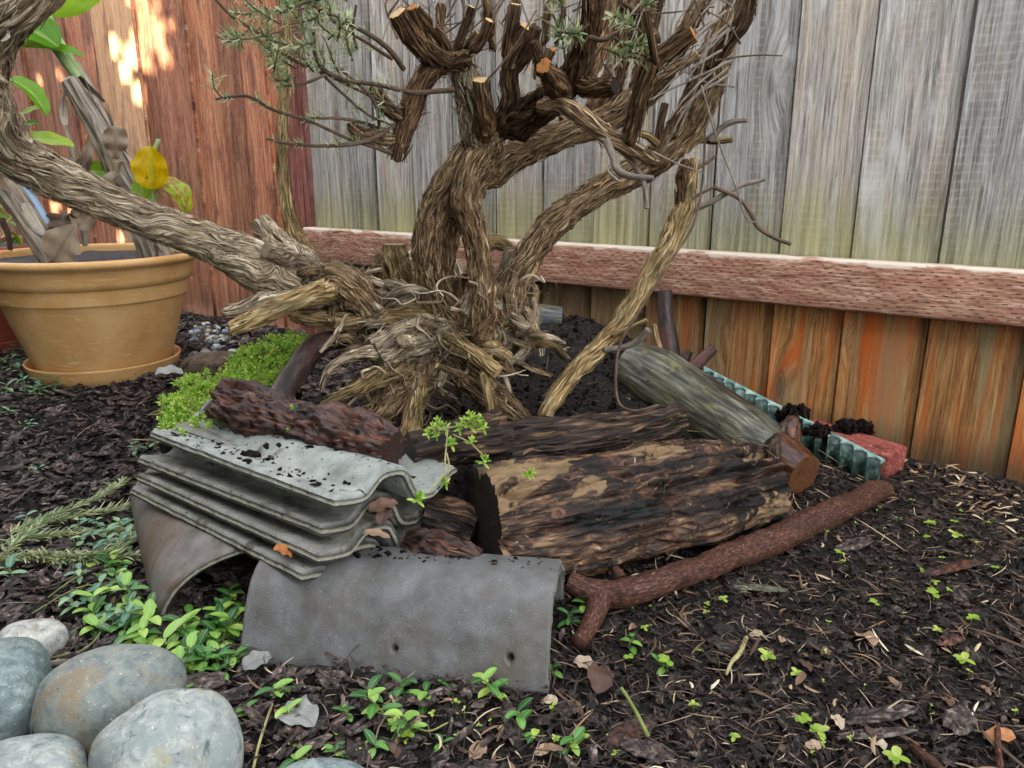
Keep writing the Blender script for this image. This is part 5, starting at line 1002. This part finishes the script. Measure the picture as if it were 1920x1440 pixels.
MAT['ban_turn'] = leafm('half_yellow_leaf', [(0, '8aa83a'), (1, 'a8bc3c')], vein='d8d890', rough=.4, trans=.4, spots=('a9891c', 3., .50), edge=('3a2412', [(1.35, 0.), (1.42, .8)]))
bp = thing('banana_plant', PC + EZ * .26, 'banana plant with dry papery stem and bright green leaves in the ochre pot', 'banana plant')
def bstem(par, L, mat, ns=0, name='stem', sk=None, layers=None, seed=0):
    pts, rad = PP(L); mb = MB(); inf = tube(mb, pts, rad, layers or [(.004, .012, .12, 'r'), (.004, .03, .06, 'n')], fine=.003, seed=seed, twist=.5)
    if ns: strips(mb, inf, ns, **(sk or dict(L=(.05, .16), wd=(.006, .02), lift=.02, twist=.3, curl=.4)))
    return mb.build(name, MAT[mat], par)
def bleaf(par, base, tip, W, mat, up=(0, -.5, 1), droop=.6, fold=.25, shape='oval', Y=1.9, name='leaf', wav=.03, Y2=None):
    a = P(base[0], base[1], Y); b = P(tip[0], tip[1], Y2 or Y); L = np.linalg.norm(b - a); u = np.array(up, float)
    d = (b - a) / L; mb = MB(); sd2 = np.cross(d, u); sd2 /= np.linalg.norm(sd2); u2 = np.cross(sd2, d)
    dd = d * math.cos(droop / 2) + u2 * math.sin(droop / 2)
    leaf(mb, a, dd, u2, L * 1.04, W, shape, fold=fold, droop=droop, m=30, cols=11, wav=wav, jag=.30 if 'pale' in mat else (.16 if 'leaf' not in mat else .05)); return mb.build(name, MAT[mat], par)
bstem(bp, [(300, 500, 1.96, 30), (270, 420, 1.95, 27), (235, 345, 1.94, 24), (205, 285, 1.93, 21), (170, 215, 1.92, 18), (130, 150, 1.91, 15)], 'ban_stem', 26, seed=31)
bstem(bp, [(300, 480, 1.99, 22), (262, 400, 1.98, 18), (215, 290, 1.97, 14), (165, 170, 1.96, 12), (140, 120, 1.96, 10)], 'ban_stem', 8, seed=32)
bstem(bp, [(165, 200, 1.95, 9), (140, 130, 1.95, 11), (110, 75, 1.95, 8), (82, 5, 1.95, 6)], 'ban_green', name='petiole', seed=33)
bstem(bp, [(150, 150, 1.94, 9), (110, 95, 1.94, 10), (68, 45, 1.94, 7), (55, 30, 1.94, 5)], 'ban_green', name='petiole', seed=34)
bleaf(bp, (78, 28, ), (100, -150), .26, 'ban_leaf', up=(.3, -1, .2), droop=.2, Y=1.95)
bleaf(bp, (110, 88), (-30, 20), .12, 'ban_leaf', up=(0, -.6, 1), droop=.5, Y=1.9)
bleaf(bp, (60, 52), (35, 62), .10, 'ban_turn', up=(.2, -1, .4), droop=.2, Y=1.93)
bleaf(bp, (158, 107), (0, 95), .045, 'ban_leaf', up=(0, -.5, 1), droop=.5, Y=1.92, fold=.5)
bleaf(bp, (10, 150), (92, 222), .05, 'ban_leaf', up=(.7, -.5, 1), droop=1.5, Y=1.8, fold=.4)
bleaf(bp, (30, 258), (136, 274), .05, 'ban_leaf', up=(0, -.6, 1), droop=.4, Y=1.85)
bleaf(bp, (76, 202), (32, 222), .03, 'ban_leaf', up=(0, -.6, 1), droop=.4, Y=1.85)
bleaf(bp, (72, 232), (36, 238), .025, 'ban_leaf', up=(0, -.6, 1), droop=.6, Y=1.85)
bleaf(bp, (205, 325), (155, 320), .05, 'ban_leaf', up=(0, -.9, .5), droop=.4, Y=1.98)
bleaf(bp, (212, 352), (165, 345), .04, 'ban_leaf', up=(0, -.9, .5), droop=.4, Y=1.98)
bstem(bp, [(288, 400, 1.85, 6), (285, 355, 1.84, 5), (283, 300, 1.83, 4), (297, 262, 1.83, 4)], 'ban_green', name='petiole', seed=35)
bleaf(bp, (285, 356), (282, 276), .082, 'ban_yellow', up=(.1, -1, .15), droop=.35, Y=1.82, shape='oval', fold=.18)
bstem(bp, [(290, 395, 1.87, 5), (292, 360, 1.87, 5), (300, 340, 1.86, 4)], 'ban_green', name='petiole', seed=36)
bleaf(bp, (298, 342), (356, 412), .06, 'ban_turn', up=(.8, -.6, .8), droop=2.1, Y=1.85, fold=.35, shape='oval')
bleaf(bp, (275, 395), (262, 330), .05, 'ban_leaf', up=(.2, -1, .2), droop=.2, Y=1.9)
bstem(bp, [(160, 460, 1.92, 5), (150, 380, 1.92, 6), (138, 290, 1.92, 4), (120, 220, 1.92, 4), (122, 170, 1.92, 3)], 'ban_stem', 5, name='dry_sheath', seed=37, sk=dict(L=(.05, .12), wd=(.01, .03), lift=.02, twist=1.))
for i, (b, t, W) in enumerate((((150, 300), (142, 345), .05), ((168, 290), (150, 400), .04), ((120, 400), (128, 445), .07), ((175, 430), (130, 400), .05), ((150, 330), (170, 250), .03), ((215, 235), (215, 300), .05), ((235, 300), (225, 380), .05))):
    bleaf(bp, b, t, W, 'ban_pale', up=(RS.normal(0, .5), -1, .3), droop=1.2, Y=1.88, name='dry_leaf', wav=.14, shape='lance', fold=.5)
b2 = thing('banana_plant', PC + np.array([-.12, -.05, .26]), 'second papery grey banana stem leaning left in the ochre pot', 'banana plant')
bstem(b2, [(100, 490, 1.86, 20), (70, 440, 1.86, 22), (35, 385, 1.86, 20), (-5, 330, 1.86, 18), (-40, 270, 1.86, 16)], 'ban_stem', 14, seed=38)
bleaf(b2, (100, 492), (142, 422), .085, 'ban_pale', up=(.3, -1, .3), droop=.5, Y=1.78, name='dry_leaf', wav=.03, fold=.15, shape='lance')
bleaf(b2, (118, 480), (85, 460), .04, 'ban_pale', up=(.3, -1, .3), droop=.5, Y=1.80, name='dry_leaf')
MAT['stake'] = grain('pale_blue_plastic', [(.3, '8fa9c4'), (.7, 'a4bdd6')], sc=(10, 10, 10), vary=0, bump=0., rough=.35, spec=.5, big=(.97, 1.03))
pts, rad = PP([(110, 470, 1.90, 8), (85, 415, 1.90, 8.5), (55, 365, 1.90, 8.5), (28, 330, 1.90, 8)]); mb = MB(); tube(mb, pts, rad, [(0., 1, 1, 'n')], fine=.004, twist=0); tag(mb.build('hose_pipe', MAT['stake'], None, origin=pts[0]), 'pale blue plastic pipe sticking up out of the ochre pot', 'pipe')
MAT['green_pl'] = leafm('leafy_green', [(0, '3c6a20'), (.6, '7da62c'), (1, 'c8cf3a')], vein='b9c870', trans=.35)
gp = thing('leafy_plant', (-1.56, 2.2, .33), 'bushy green and yellow plant growing in the terracotta pot', 'plant'); mb = MB()
for k in range(140):
    c = P(RS.uniform(-60, 60), RS.uniform(330, 480), RS.uniform(2.1, 2.3)); leaf(mb, c, RS.normal(0, 1, 3), (0, -.4, 1), RS.uniform(.02, .06), RS.uniform(.008, .02), 'oval', droop=.8, m=6)
mb.build('leaves', MAT['green_pl'], gp)
pts, rad = PP([(2, 410, 2.0, 6), (15, 440, 2.0, 5), (20, 480, 2.0, 4)]); mb = MB(); tube(mb, pts, rad, TWIG); mb.build('stem', MAT['twig'], gp)
# ------------------------------------------------------------------ ground plants
MAT['vinca'] = leafm('glossy_vinca_leaf', [(0, '2f5e2c'), (.3, '4f8a36'), (.55, '7cb04a'), (.75, 'a6cc58'), (1, 'd6e060')], vein='b8d490', rough=.40, spec=.6, trans=.2)
MAT['vinca_dull'] = leafm('bluish_vinca_leaf', [(0, '4a7a60'), (.5, '74a074'), (1, 'a0bf86')], vein='b0ccb0', rough=.45, spec=.6, trans=.15)
MAT['vstem'] = grain('vinca_stem', [(.3, '6a7a3c'), (.7, 'a3a86a')], sc=(90, 90, 40), vary=.3, bump=.1)
def vinca_mesh(seed, nlv, h, big, mat='vinca', bare=False):
    r = np.random.RandomState(seed); a = r.uniform(0, 6.28); lean = r.uniform(.2, .9); d = np.array([math.cos(a) * lean, math.sin(a) * lean, 1.]); d /= np.linalg.norm(d)
    pts = np.array([np.zeros(3) - EZ * .004, d * h * .5 + r.normal(0, .002, 3), d * h + r.normal(0, .003, 3)]); s = MB(); tube(s, pts, [.0011, .001, .0007], [(0, 1, 1, 'n')], fine=.0016, step=.004, twist=0)
    l = MB()
    for k in range(nlv):
        t = 1 - (k // 2) * .26; b = pts[0] * (1 - t) + pts[2] * t; az = (k % 2) * math.pi + (k // 2) * 1.55 + r.normal(0, .25) + a
        el = r.uniform(-.05, .5) + (.35 if k < 2 else 0); dd = np.array([math.cos(az) * math.cos(el), math.sin(az) * math.cos(el), math.sin(el)])
        leaf(l, b, dd, (0, 0, 1), big * r.uniform(.7, 1.1), big * r.uniform(.36, .5), 'oval', fold=.22, droop=r.uniform(.2, 1.1), m=9, cols=5, rnd=float(r.uniform(0, 1) ** 1.2))
    return (s.build('stem', MAT['vstem'], origin=(0, 0, 0), mesh_only=True), l.build('leaves', MAT[mat], origin=(0, 0, 0), mesh_only=True, smooth=True))
def put(me2, p, rz, sc, name, label, cat, group, parts=('stem', 'leaves')):
    e = thing(name, p, label, cat, group); e.rotation_euler = (0, 0, rz); e.scale = (sc, sc, sc)
    for me, nm in zip(me2, parts): o = bpy.data.objects.new(nm, me); C.objects.link(o); o.parent = e
    return e
VM = [vinca_mesh(i, (4, 6, 6, 8, 5, 6, 7, 4)[i], (.012, .02, .03, .04, .018, .025, .035, .014)[i], (.024, .026, .028, .026, .022, .024, .026, .02)[i]) for i in range(8)]
VD = [vinca_mesh(30 + i, (6, 4, 8, 6)[i], (.014, .012, .028, .02)[i], .022, 'vinca_dull') for i in range(4)]
def vband(n, poly, ms, label, group, sc=(.8, 1.15), seed=0):
    r = np.random.RandomState(seed); k = 0
    while k < n:
        x0, y0, x1, y1 = poly[r.randint(len(poly))]; px, py = r.uniform(x0, x1), r.uniform(y0, y1)
        put(ms[r.randint(len(ms))], G(px, py), r.uniform(0, 6.28), r.uniform(*sc), 'vinca_plant', label, 'vinca', group); k += 1
vband(60, [(130, 1150, 300, 1225), (240, 1170, 440, 1230), (330, 1210, 430, 1310), (130, 1070, 280, 1170), (350, 1180, 450, 1260)], VM, 'trailing vinca sprout with glossy oval leaves between the stones and the arched tile', 'vinca between stones and tile', seed=1)
vband(22, [(120, 1080, 270, 1150), (160, 1120, 280, 1200), (150, 960, 250, 1060)], VD, 'small pale vinca sprout left of the arched tile', 'vinca left of the arched tile', seed=2)
vband(36, [(0, 650, 110, 760), (20, 640, 130, 740)], VD, 'dull green vinca sprout in the mat beside the foot of the ochre pot', 'vinca beside the ochre pot', sc=(.9, 1.3), seed=3)
vband(10, [(395, 680, 440, 760)], VD, 'small vinca sprout between the pot and the stonecrop', 'vinca behind the stonecrop', seed=4)
vband(8, [(0, 770, 60, 810), (20, 840, 110, 900), (0, 1000, 60, 1140), (250, 830, 340, 860)], VD, 'lone vinca sprout on the bark mulch at left', 'lone vinca sprouts on the left mulch', seed=5)
vband(14, [(395, 1110, 450, 1210)], VM, 'shaded vinca sprout growing in the mouth of the arched tile', 'vinca in the arched tile', sc=(.7, 1.), seed=6)
for i, (px, py, m, s) in enumerate([(735, 1345, 3, 1.15), (700, 1320, 2, 1.0), (780, 1380, 6, 1.0), (790, 1330, 1, .9), (935, 1300, 3, 1.1), (925, 1270, 2, .9), (980, 1360, 4, 1.15), (1055, 1415, 5, 1.0), (545, 1300, 1, 1.0), (480, 1340, 5, .8), (555, 1350, 6, .8), (700, 1415, 4, 1.), (1180, 1220, 4, 1.), (1045, 1265, 7, 1.), (1080, 1145, 5, .9), (1075, 1175, 2, .8), (1250, 1265, 7, 1.), (640, 1415, 7, 1.), (820, 1400, 7, .9), (1010, 1385, 0, .9), (850, 1300, 7, .8), (440, 1395, 7, .7), (1175, 1140, 7, .8), (580, 1425, 1, .9), (660, 1345, 7, .9), (740, 1390, 1, .9), (765, 1310, 2, .9)]):
    put(VM[m], G(px, py), i * 1.7, s * .85, 'vinca_plant', 'glossy green vinca sprout in the litter in front of the long tile', 'vinca', 'vinca in front of the long tile')
# trailing stems
for i, L in enumerate(([(90, 1235), (160, 1215), (205, 1150), (215, 1080), (190, 1020)], [(300, 1200), (250, 1150), (215, 1110), (150, 1100), (60, 1150)], [(60, 1240), (140, 1180), (200, 1140), (212, 1095), (160, 1075), (90, 1120)], [(270, 960), (240, 1010), (215, 1060)], [(690, 1330), (735, 1345), (800, 1370), (840, 1355)])):
    pts = np.array([G(x, y, .012) for x, y in L]); mb = MB(); tube(mb, pts, [.0009] * len(pts), [(0, 1, 1, 'n')], fine=.0016, step=.005, twist=0, wob=.004)
    tag(mb.build('vinca_runner', MAT['vstem'], None, origin=pts[0]), 'thin pale vinca runner trailing over the mulch' + (' in front' if i == 4 else ' at left'), 'runner', None if i == 4 else 'vinca runners at left')
MAT['seed'] = leafm('seedling_leaf', [(0, '7fa83c'), (.5, 'b3d154'), (1, 'd8e27c')], vein=None, rough=.5, trans=.4)
def seed_mesh(seed, n, big):
    r = np.random.RandomState(seed); mb = MB(); h = r.uniform(.004, .012); tube(mb, np.array([[0, 0, -.002], [0, 0, h * .5], [.001, 0, h]]), [.0006, .0005, .0004], [(0, 1, 1, 'n')], fine=.001, step=.003, twist=0)
    for k in range(n):
        az = k * 2.4 + r.normal(0, .3); el = r.uniform(0, .7); dd = np.array([math.cos(az) * math.cos(el), math.sin(az) * math.cos(el), math.sin(el)])
        leaf(mb, np.array([0, 0, h]), dd, (0, 0, 1), big * r.uniform(.7, 1.1), big * r.uniform(.5, .8), 'round', fold=.15, droop=.5, m=7, cols=5, rnd=r.uniform(.2, 1))
    return mb.build('seedling', MAT['seed'], origin=(0, 0, 0), mesh_only=True)
SM = [seed_mesh(i, (2, 3, 2, 4, 2, 5)[i], (.006, .008, .007, .010, .005, .011)[i]) for i in range(6)]
def seedl(n, x0, y0, x1, y1, label, group, seed, ms=SM, fixed=()):
    r = np.random.RandomState(seed)
    for k in range(n + len(fixed)):
        px, py, m, s = fixed[k] if k < len(fixed) else (r.uniform(x0, x1), r.uniform(y0, y1), r.randint(len(ms)), r.uniform(.5, 1.0))
        o = bpy.data.objects.new('seedling', ms[m]); C.objects.link(o); o.location = tuple(G(px, py, .004)); o.rotation_euler = (0, 0, r.uniform(0, 6.28)); s *= .85; o.scale = (s, s, s); tag(o, label, 'seedling', group)
seedl(26, 1240, 1080, 1910, 1430, 'tiny lime green seedling sprouting from the litter at lower right', 'seedlings at lower right', 1, fixed=[(1437, 1238, 5, 1.4), (1505, 1360, 3, 1.4), (1535, 1380, 5, 1.3), (1750, 1128, 3, 1.6), (1805, 1245, 5, 1.3), (1820, 1170, 3, 1.2), (1678, 1430, 5, 1.4), (1640, 1140, 3, 1.1), (1250, 1255, 3, 1.5), (1300, 1330, 1, 1.1), (1325, 1140, 1, 1), (1180, 1240, 3, 1.)])
seedl(22, 1520, 920, 1910, 1080, 'tiny lime green seedling in the mulch behind the forked branch', 'seedlings behind the forked branch', 2, fixed=[(1790, 1010, 5, 1.5), (1740, 990, 3, 1.3), (1790, 985, 3, 1.), (1575, 1045, 3, 1.1), (1710, 945, 2, 1.2)])
seedl(24, 480, 1330, 1230, 1430, 'tiny pale seedling among the vinca at the bottom', 'seedlings among the vinca', 3, fixed=[(855, 1325, 1, 1.), (1035, 1335, 2, 1.3), (745, 1365, 5, 1.1), (765, 1390, 3, 1.2)])
seedl(6, 1130, 1100, 1330, 1200, 'tiny seedling sprouting just below the forked branch', 'seedlings below the forked branch', 4)
# green stonecrop cushion
MAT['sedum'] = leafm('stonecrop_leaf', [(0, '6f9a3a'), (.4, 'a0c94a'), (.75, 'c4e060'), (1, 'e6ec8c')], vein=None, rough=.45, spec=.4, trans=.3)
MAT['sed_stem'] = grain('stonecrop_stem', [(.3, '8a7a4a'), (.7, 'c2b98a')], sc=(90, 90, 40), vary=.3, bump=.1)
sc = thing('stonecrop_cushion', G(430, 720), 'bright green cushion of stonecrop spilling over behind the tile stack', 'stonecrop')
mb = MB(); st = MB(); r = np.random.RandomState(5)
def rosette(mb, p, d, s, n=14):
    a = np.cross(d, [0.3, .2, 1]); a /= np.linalg.norm(a); b = np.cross(d, a)
    for k in range(n):
        t = k / n; az = k * 2.4; el = .15 + 1.2 * t; q = p - d * s * (1 - t) * 1.1; dd = (a * math.cos(az) + b * math.sin(az)) * math.cos(el) + d * math.sin(el)
        leaf(mb, q, dd, d, s * (1.0 - .45 * t), s * .34, 'needle', fold=.5, droop=.3, m=4)
n = 0
POLY = [(308, 805), (300, 770), (340, 722), (425, 695), (440, 655), (490, 630), (560, 630), (575, 670), (545, 700), (510, 760), (420, 748), (405, 800)]
def inside(x, y):
    c = False; j = len(POLY) - 1
    for i in range(len(POLY)):
        (xi, yi), (xj, yj) = POLY[i], POLY[j]
        if (yi > y) != (yj > y) and x < (xj - xi) * (y - yi) / (yj - yi) + xi: c = not c
        j = i
    return c
while n < 1500:
    px = r.uniform(295, 580); py = r.uniform(625, 810)
    if not inside(px + r.normal(0, 5), py + r.normal(0, 5)): continue
    Y = 1.46 - (py - 640) * .0024 + r.normal(0, .012); p = P(px, py, Y)
    if p[2] < gbase(p[0], p[1]) + .002: p[2] = gbase(p[0], p[1]) + .01
    p = p + EZ * .016 * float(vn(p[0] * 28, p[1] * 28, p[2] * 28)); d = np.array([r.normal(0, .7), -.35 + r.normal(0, .6), 1.]); d /= np.linalg.norm(d); rosette(mb, p, d, r.uniform(.0045, .012)); n += 1
    if n % 4 == 0: tube(st, np.array([p, p - d * .015 + r.normal(0, .005, 3), p - d * .03 + r.normal(0, .012, 3)]), [.0008, .0008, .0007], [(0, 1, 1, 'n')], fine=.0014, step=.006, twist=0)
mb.build('leaves', MAT['sedum'], sc); st.build('stems', MAT['sed_stem'], sc)
mb = MB(); mm = [(330, 790, 1.10), (380, 745, 1.19), (430, 715, 1.28), (490, 680, 1.38), (530, 660, 1.43)]
pts = np.array([P(x, y + 14, Y + .06) - EZ * .035 for x, y, Y in mm]); tube(mb, pts, [.03, .045, .055, .06, .05], [(.008, .02, .03, 'n')], fine=.004, caps=(True, True)); mb.build('root_mat', MAT['mulch_fine'], sc)
def sprig(name, Ls, label, heads, s=.009, cat='stonecrop'):
    e = thing(name, P(*Ls[0][0]), label, cat); st = MB(); mb = MB()
    for L in Ls:
        pts = np.array([P(*a) for a in L]); tube(st, pts, [.0011] * len(pts), [(0, 1, 1, 'n')], fine=.0014, step=.004, twist=0, wob=.002)
    for (x, y, Y) in heads: d = np.array([RS.normal(0, .4), -.5, .9]); rosette(mb, P(x, y, Y), d / np.linalg.norm(d), s * RS.uniform(.8, 1.3), 12)
    st.build('stem', MAT['sed_stem'], e); mb.build('leaves', MAT['sedum'], e)
sprig('stonecrop_sprig', [[(905, 800, .98), (860, 800, .97), (810, 805, .96)], [(840, 800, .97), (835, 850, .93), (830, 890, .90), (800, 925, .87)], [(838, 850, .93), (842, 880, .91), (832, 900, .90)], [(850, 815, .96), (880, 830, .94), (910, 858, .92)], [(870, 798, .97), (900, 775, .97)]], 'straggling stonecrop sprig hanging over the short black log', 
      [(885, 788, .97), (898, 782, .97), (905, 795, .97), (880, 775, .97), (812, 795, .96), (800, 808, .96), (830, 796, .97), (815, 812, .96), (832, 900, .895), (788, 928, .86), (910, 858, .92), (885, 822, .94), (845, 825, .95), (858, 800, .97), (870, 786, .97), (820, 786, .97)], s=.011)
sprig('stonecrop_sprig', [[(548, 760, 1.02), (545, 785, 1.0), (540, 805, .99)]], 'tiny stonecrop sprig lying on the crumbling reddish log', [(545, 785, 1.0), (540, 805, .985), (548, 762, 1.01)], s=.006)
sprig('stonecrop_sprig', [[(980, 875, .87), (997, 880, .865)]], 'tiny stonecrop sprig on top of the big rotten log', [(997, 881, .862), (992, 886, .86)], s=.007)
# cut rosemary-like sprigs lying at the left
for i, L in enumerate(([(262, 995), (190, 1000), (110, 1005), (10, 1015)], [(258, 1045), (170, 1040), (80, 1048), (-10, 1050)], [(240, 900), (180, 935), (110, 965), (20, 1000)], [(235, 955), (160, 965), (80, 985), (10, 1035)], [(250, 1010), (200, 1040), (120, 1050), (40, 1040)], [(200, 1390), (120, 1400), (60, 1380)])):
    pts = np.array([G(x, y, .010 + .008 * (k % 2)) for k, (x, y) in enumerate(L)])
    e = thing('cut_sprig', pts[0], ('narrow leaved green sprig cut off and lying on the bark mulch at left' if i < 5 else 'narrow leaved sprig lying between the river stones'), 'sprig', 'cut sprigs lying at left' if i < 5 else None)
    st = MB(); inf = tube(st, pts, [.0016] * len(pts), TWIG, fine=.0014, step=.004, twist=0, wob=.003); st.build('stem', MAT['vstem'], e); mb = MB()
    for k in range(260 if i < 5 else 60):
        j = RS.randint(len(inf['P'])); a = RS.uniform(0, 6.28); d = -inf['T'][j] * .8 * (1 if RS.rand() < .9 else -1) + (inf['N'][j] * math.cos(a) + inf['B'][j] * math.sin(a)) * .8; d[2] = abs(d[2]) * .6
        leaf(mb, inf['P'][j], d, (0, 0, 1), RS.uniform(.012, .026), .0026, 'needle', fold=.3, droop=RS.uniform(-.2, .5), m=5)
    mb.build('leaves', MAT['shrub_leaf'], e)
# dry fallen leaves and bits
MAT['dry'] = leafm('dead_leaf', [(0, '4a352a'), (.4, '7d5f4a'), (.7, 'a58a70'), (1, 'cdbb9f')], vein='5a4434', rough=.7, trans=.05)
MAT['dryo'] = leafm('orange_dead_leaf', [(0, 'b5713c'), (1, 'd2a070')], vein='8a5a34', rough=.6, trans=.1)
MAT['dryg'] = leafm('grey_dead_leaf', [(0, '7a7a76'), (1, 'b0b0aa')], vein='5a5a58', rough=.8, trans=.05)
def dleaf(p, L, W, label, mat='dry', rz=0, el=.2, cat='dead leaf', shape='oval', seed=0, name='dead_leaf', group=None):
    mb = MB(); d = np.array([math.cos(rz) * math.cos(el), math.sin(rz) * math.cos(el), math.sin(el)]); leaf(mb, p, d, (.2, -.3, 1), L, W, shape, fold=.35, droop=.9, m=16, cols=7, wav=.08, jag=.25, rnd=(seed * .618) % 1)
    return tag(mb.build(name, MAT[mat], None, origin=p), label, cat, group)
dleaf(P(512, 1030, .812), .030, .018, 'pointed orange brown leaf caught in the edge of the lowest stacked tile', 'dryo', rz=.5, el=-.3, shape='lance')
dleaf(P(712, 985, .85), .045, .018, 'curled tan leaf tucked inside the tile stack opening', 'dry', rz=1.2, el=.9, seed=5)
dleaf(P(690, 960, .86), .04, .02, 'tan papery leaf standing inside the tile stack opening', 'dry', rz=.3, el=.5, seed=7)
dleaf(P(680, 1000, .83), .035, .012, 'thin tan leaf lying at the mouth of the tile stack', 'dry', rz=.1, el=.1, seed=9)
dleaf(G(1120, 1300, .012), .045, .030, 'cupped brown leaf on the litter right of the long tile', 'dry', rz=1.3, el=.5, seed=5)
dleaf(G(1075, 1240, .012), .030, .018, 'whitish curled leaf at the foot of the side stem of the forked branch', 'dry', rz=-.4, el=.2, seed=3)
dleaf(G(455, 1255, .012), .035, .022, 'crumpled silvery grey leaf at the left corner of the long tile', 'dryg', rz=.5, el=.5, seed=2)
dleaf(G(590, 1360, .012), .055, .035, 'large crumpled grey leaf in the litter at the bottom', 'dryg', rz=2.6, el=.3, seed=4)
dleaf(G(1640, 1210, .010), .050, .026, 'oval brown bark flake lying in the middle of the right litter', 'dry', rz=1.7, el=.1, seed=1)
dleaf(G(1905, 1382, .010), .030, .016, 'rust coloured leaf near the lower right corner', 'dryo', rz=3., el=.2, seed=2)
dleaf(P(290, 702, 1.60), .07, .03, 'pale leaf lying against the saucer of the ochre pot', 'dryg', rz=.4, el=.3, seed=6)
r = np.random.RandomState(9)
for k in range(26):
    px, py = (r.uniform(1150, 1900), r.uniform(1130, 1430)) if k % 2 else (r.uniform(380, 1100), r.uniform(1310, 1430))
    dleaf(G(px, py, .008), r.uniform(.012, .028), r.uniform(.006, .016), 'small crisp brown leaf scrap lying on the litter ' + ('at right' if k % 2 else 'in front of the long tile'), 'dry', rz=r.uniform(0, 6), el=r.uniform(0, .4), seed=k, cat='leaf scrap', name='leaf_scrap', group='leaf scraps ' + ('at right' if k % 2 else 'in front of the long tile'))
def stick(L, rad, label, mat, name='twig', group=None, cat='twig'):
    pts = np.array([G(x, y, z) for x, y, z in L]); mb = MB(); tube(mb, pts, rad, TWIG, fine=.0012, step=.003, seed=len(label), wob=.001); return tag(mb.build(name, MAT[mat], None, origin=pts[0]), label, cat, group)
stick([(1400, 1195, .01), (1385, 1225, .008), (1372, 1240, .008), (1362, 1265, .006)], [.0025, .003, .0022, .0015], 'pale straw coloured stalk lying on the litter at right', 'sed_stem')
stick([(510, 1320, .008), (490, 1380, .008), (475, 1440, .008)], [.0015] * 3, 'long straw yellow stalk lying in the litter right of the stones', 'sed_stem')
stick([(1165, 1290, .06), (1190, 1330, .035), (1215, 1380, .01)], [.0016, .002, .0024], 'green bare stem poking up from the litter', 'vstem')
stick([(0, 1105, .012), (90, 1100, .012), (150, 1075, .014), (230, 1050, .014)], [.0012] * 4, 'long thin brown stalk lying across the left mulch', 'twig')
stick([(70, 1250, .008), (105, 1243, .010), (130, 1240, .008)], [.003, .0035, .003], 'pale short stick lying between the stones', 'twig_grey')
stick([(1870, 1360, .012), (1872, 1400, .012), (1876, 1445, .012)], [.0028, .003, .003], 'straight brown stick in the lower right corner', 'stick')
stick([(1710, 1400, .010), (1740, 1425, .012), (1770, 1450, .012)], [.004, .005, .005], 'thick brown stick piece at the bottom right', 'stick')
def flake(px, py, L, W, rz, label, mat='mulch', tilt=.15, dz=.008):
    p = G(px, py, dz); v, q = chip_tmpl(int(px), (12, 7), .22, .10); mb = MB(); t = v * np.array([L, W, W * .5]); c, s = math.cos(rz), math.sin(rz)
    V = np.stack([p[0] + t[:, 0] * c - t[:, 1] * s, p[1] + t[:, 0] * s + t[:, 1] * c, p[2] + t[:, 2] + t[:, 0] * tilt], -1); mb.add(V, q, bc=t + rz, rnd=.5); tag(mb.build('bark_piece', MAT[mat], None, origin=p, smooth=False), label, 'bark piece')
flake(1180, 1370, .055, .028, .4, 'dark wet bark piece with a torn edge beside the green bare stem', 'rot_red')
flake(1215, 1405, .05, .03, 2.9, 'dark bark piece just right of the torn one at the bottom', 'mulch')
flake(1650, 1340, .075, .020, .1, 'flat blackish bark strip in the right litter', 'mulch')
flake(1640, 1375, .075, .014, -.05, 'long blackish bark strip below the flat one', 'mulch')
flake(1405, 1100, .09, .020, -.5, 'mossy grey bark strip lying below the forked branch', 'log_grey')
flake(1600, 1020, .06, .028, .3, 'bluish black bark piece behind the forked branch', 'mulch')
flake(1780, 1065, .10, .022, .15, 'long dark reddish bark strip at the right', 'rot_red')
flake(1800, 1350, .04, .03, .8, 'chunky dark bark piece towards the lower right corner', 'mulch')
flake(1780, 1200, .035, .02, .2, 'stubby bark piece with a pale lichen spot at right', 'rot_red')
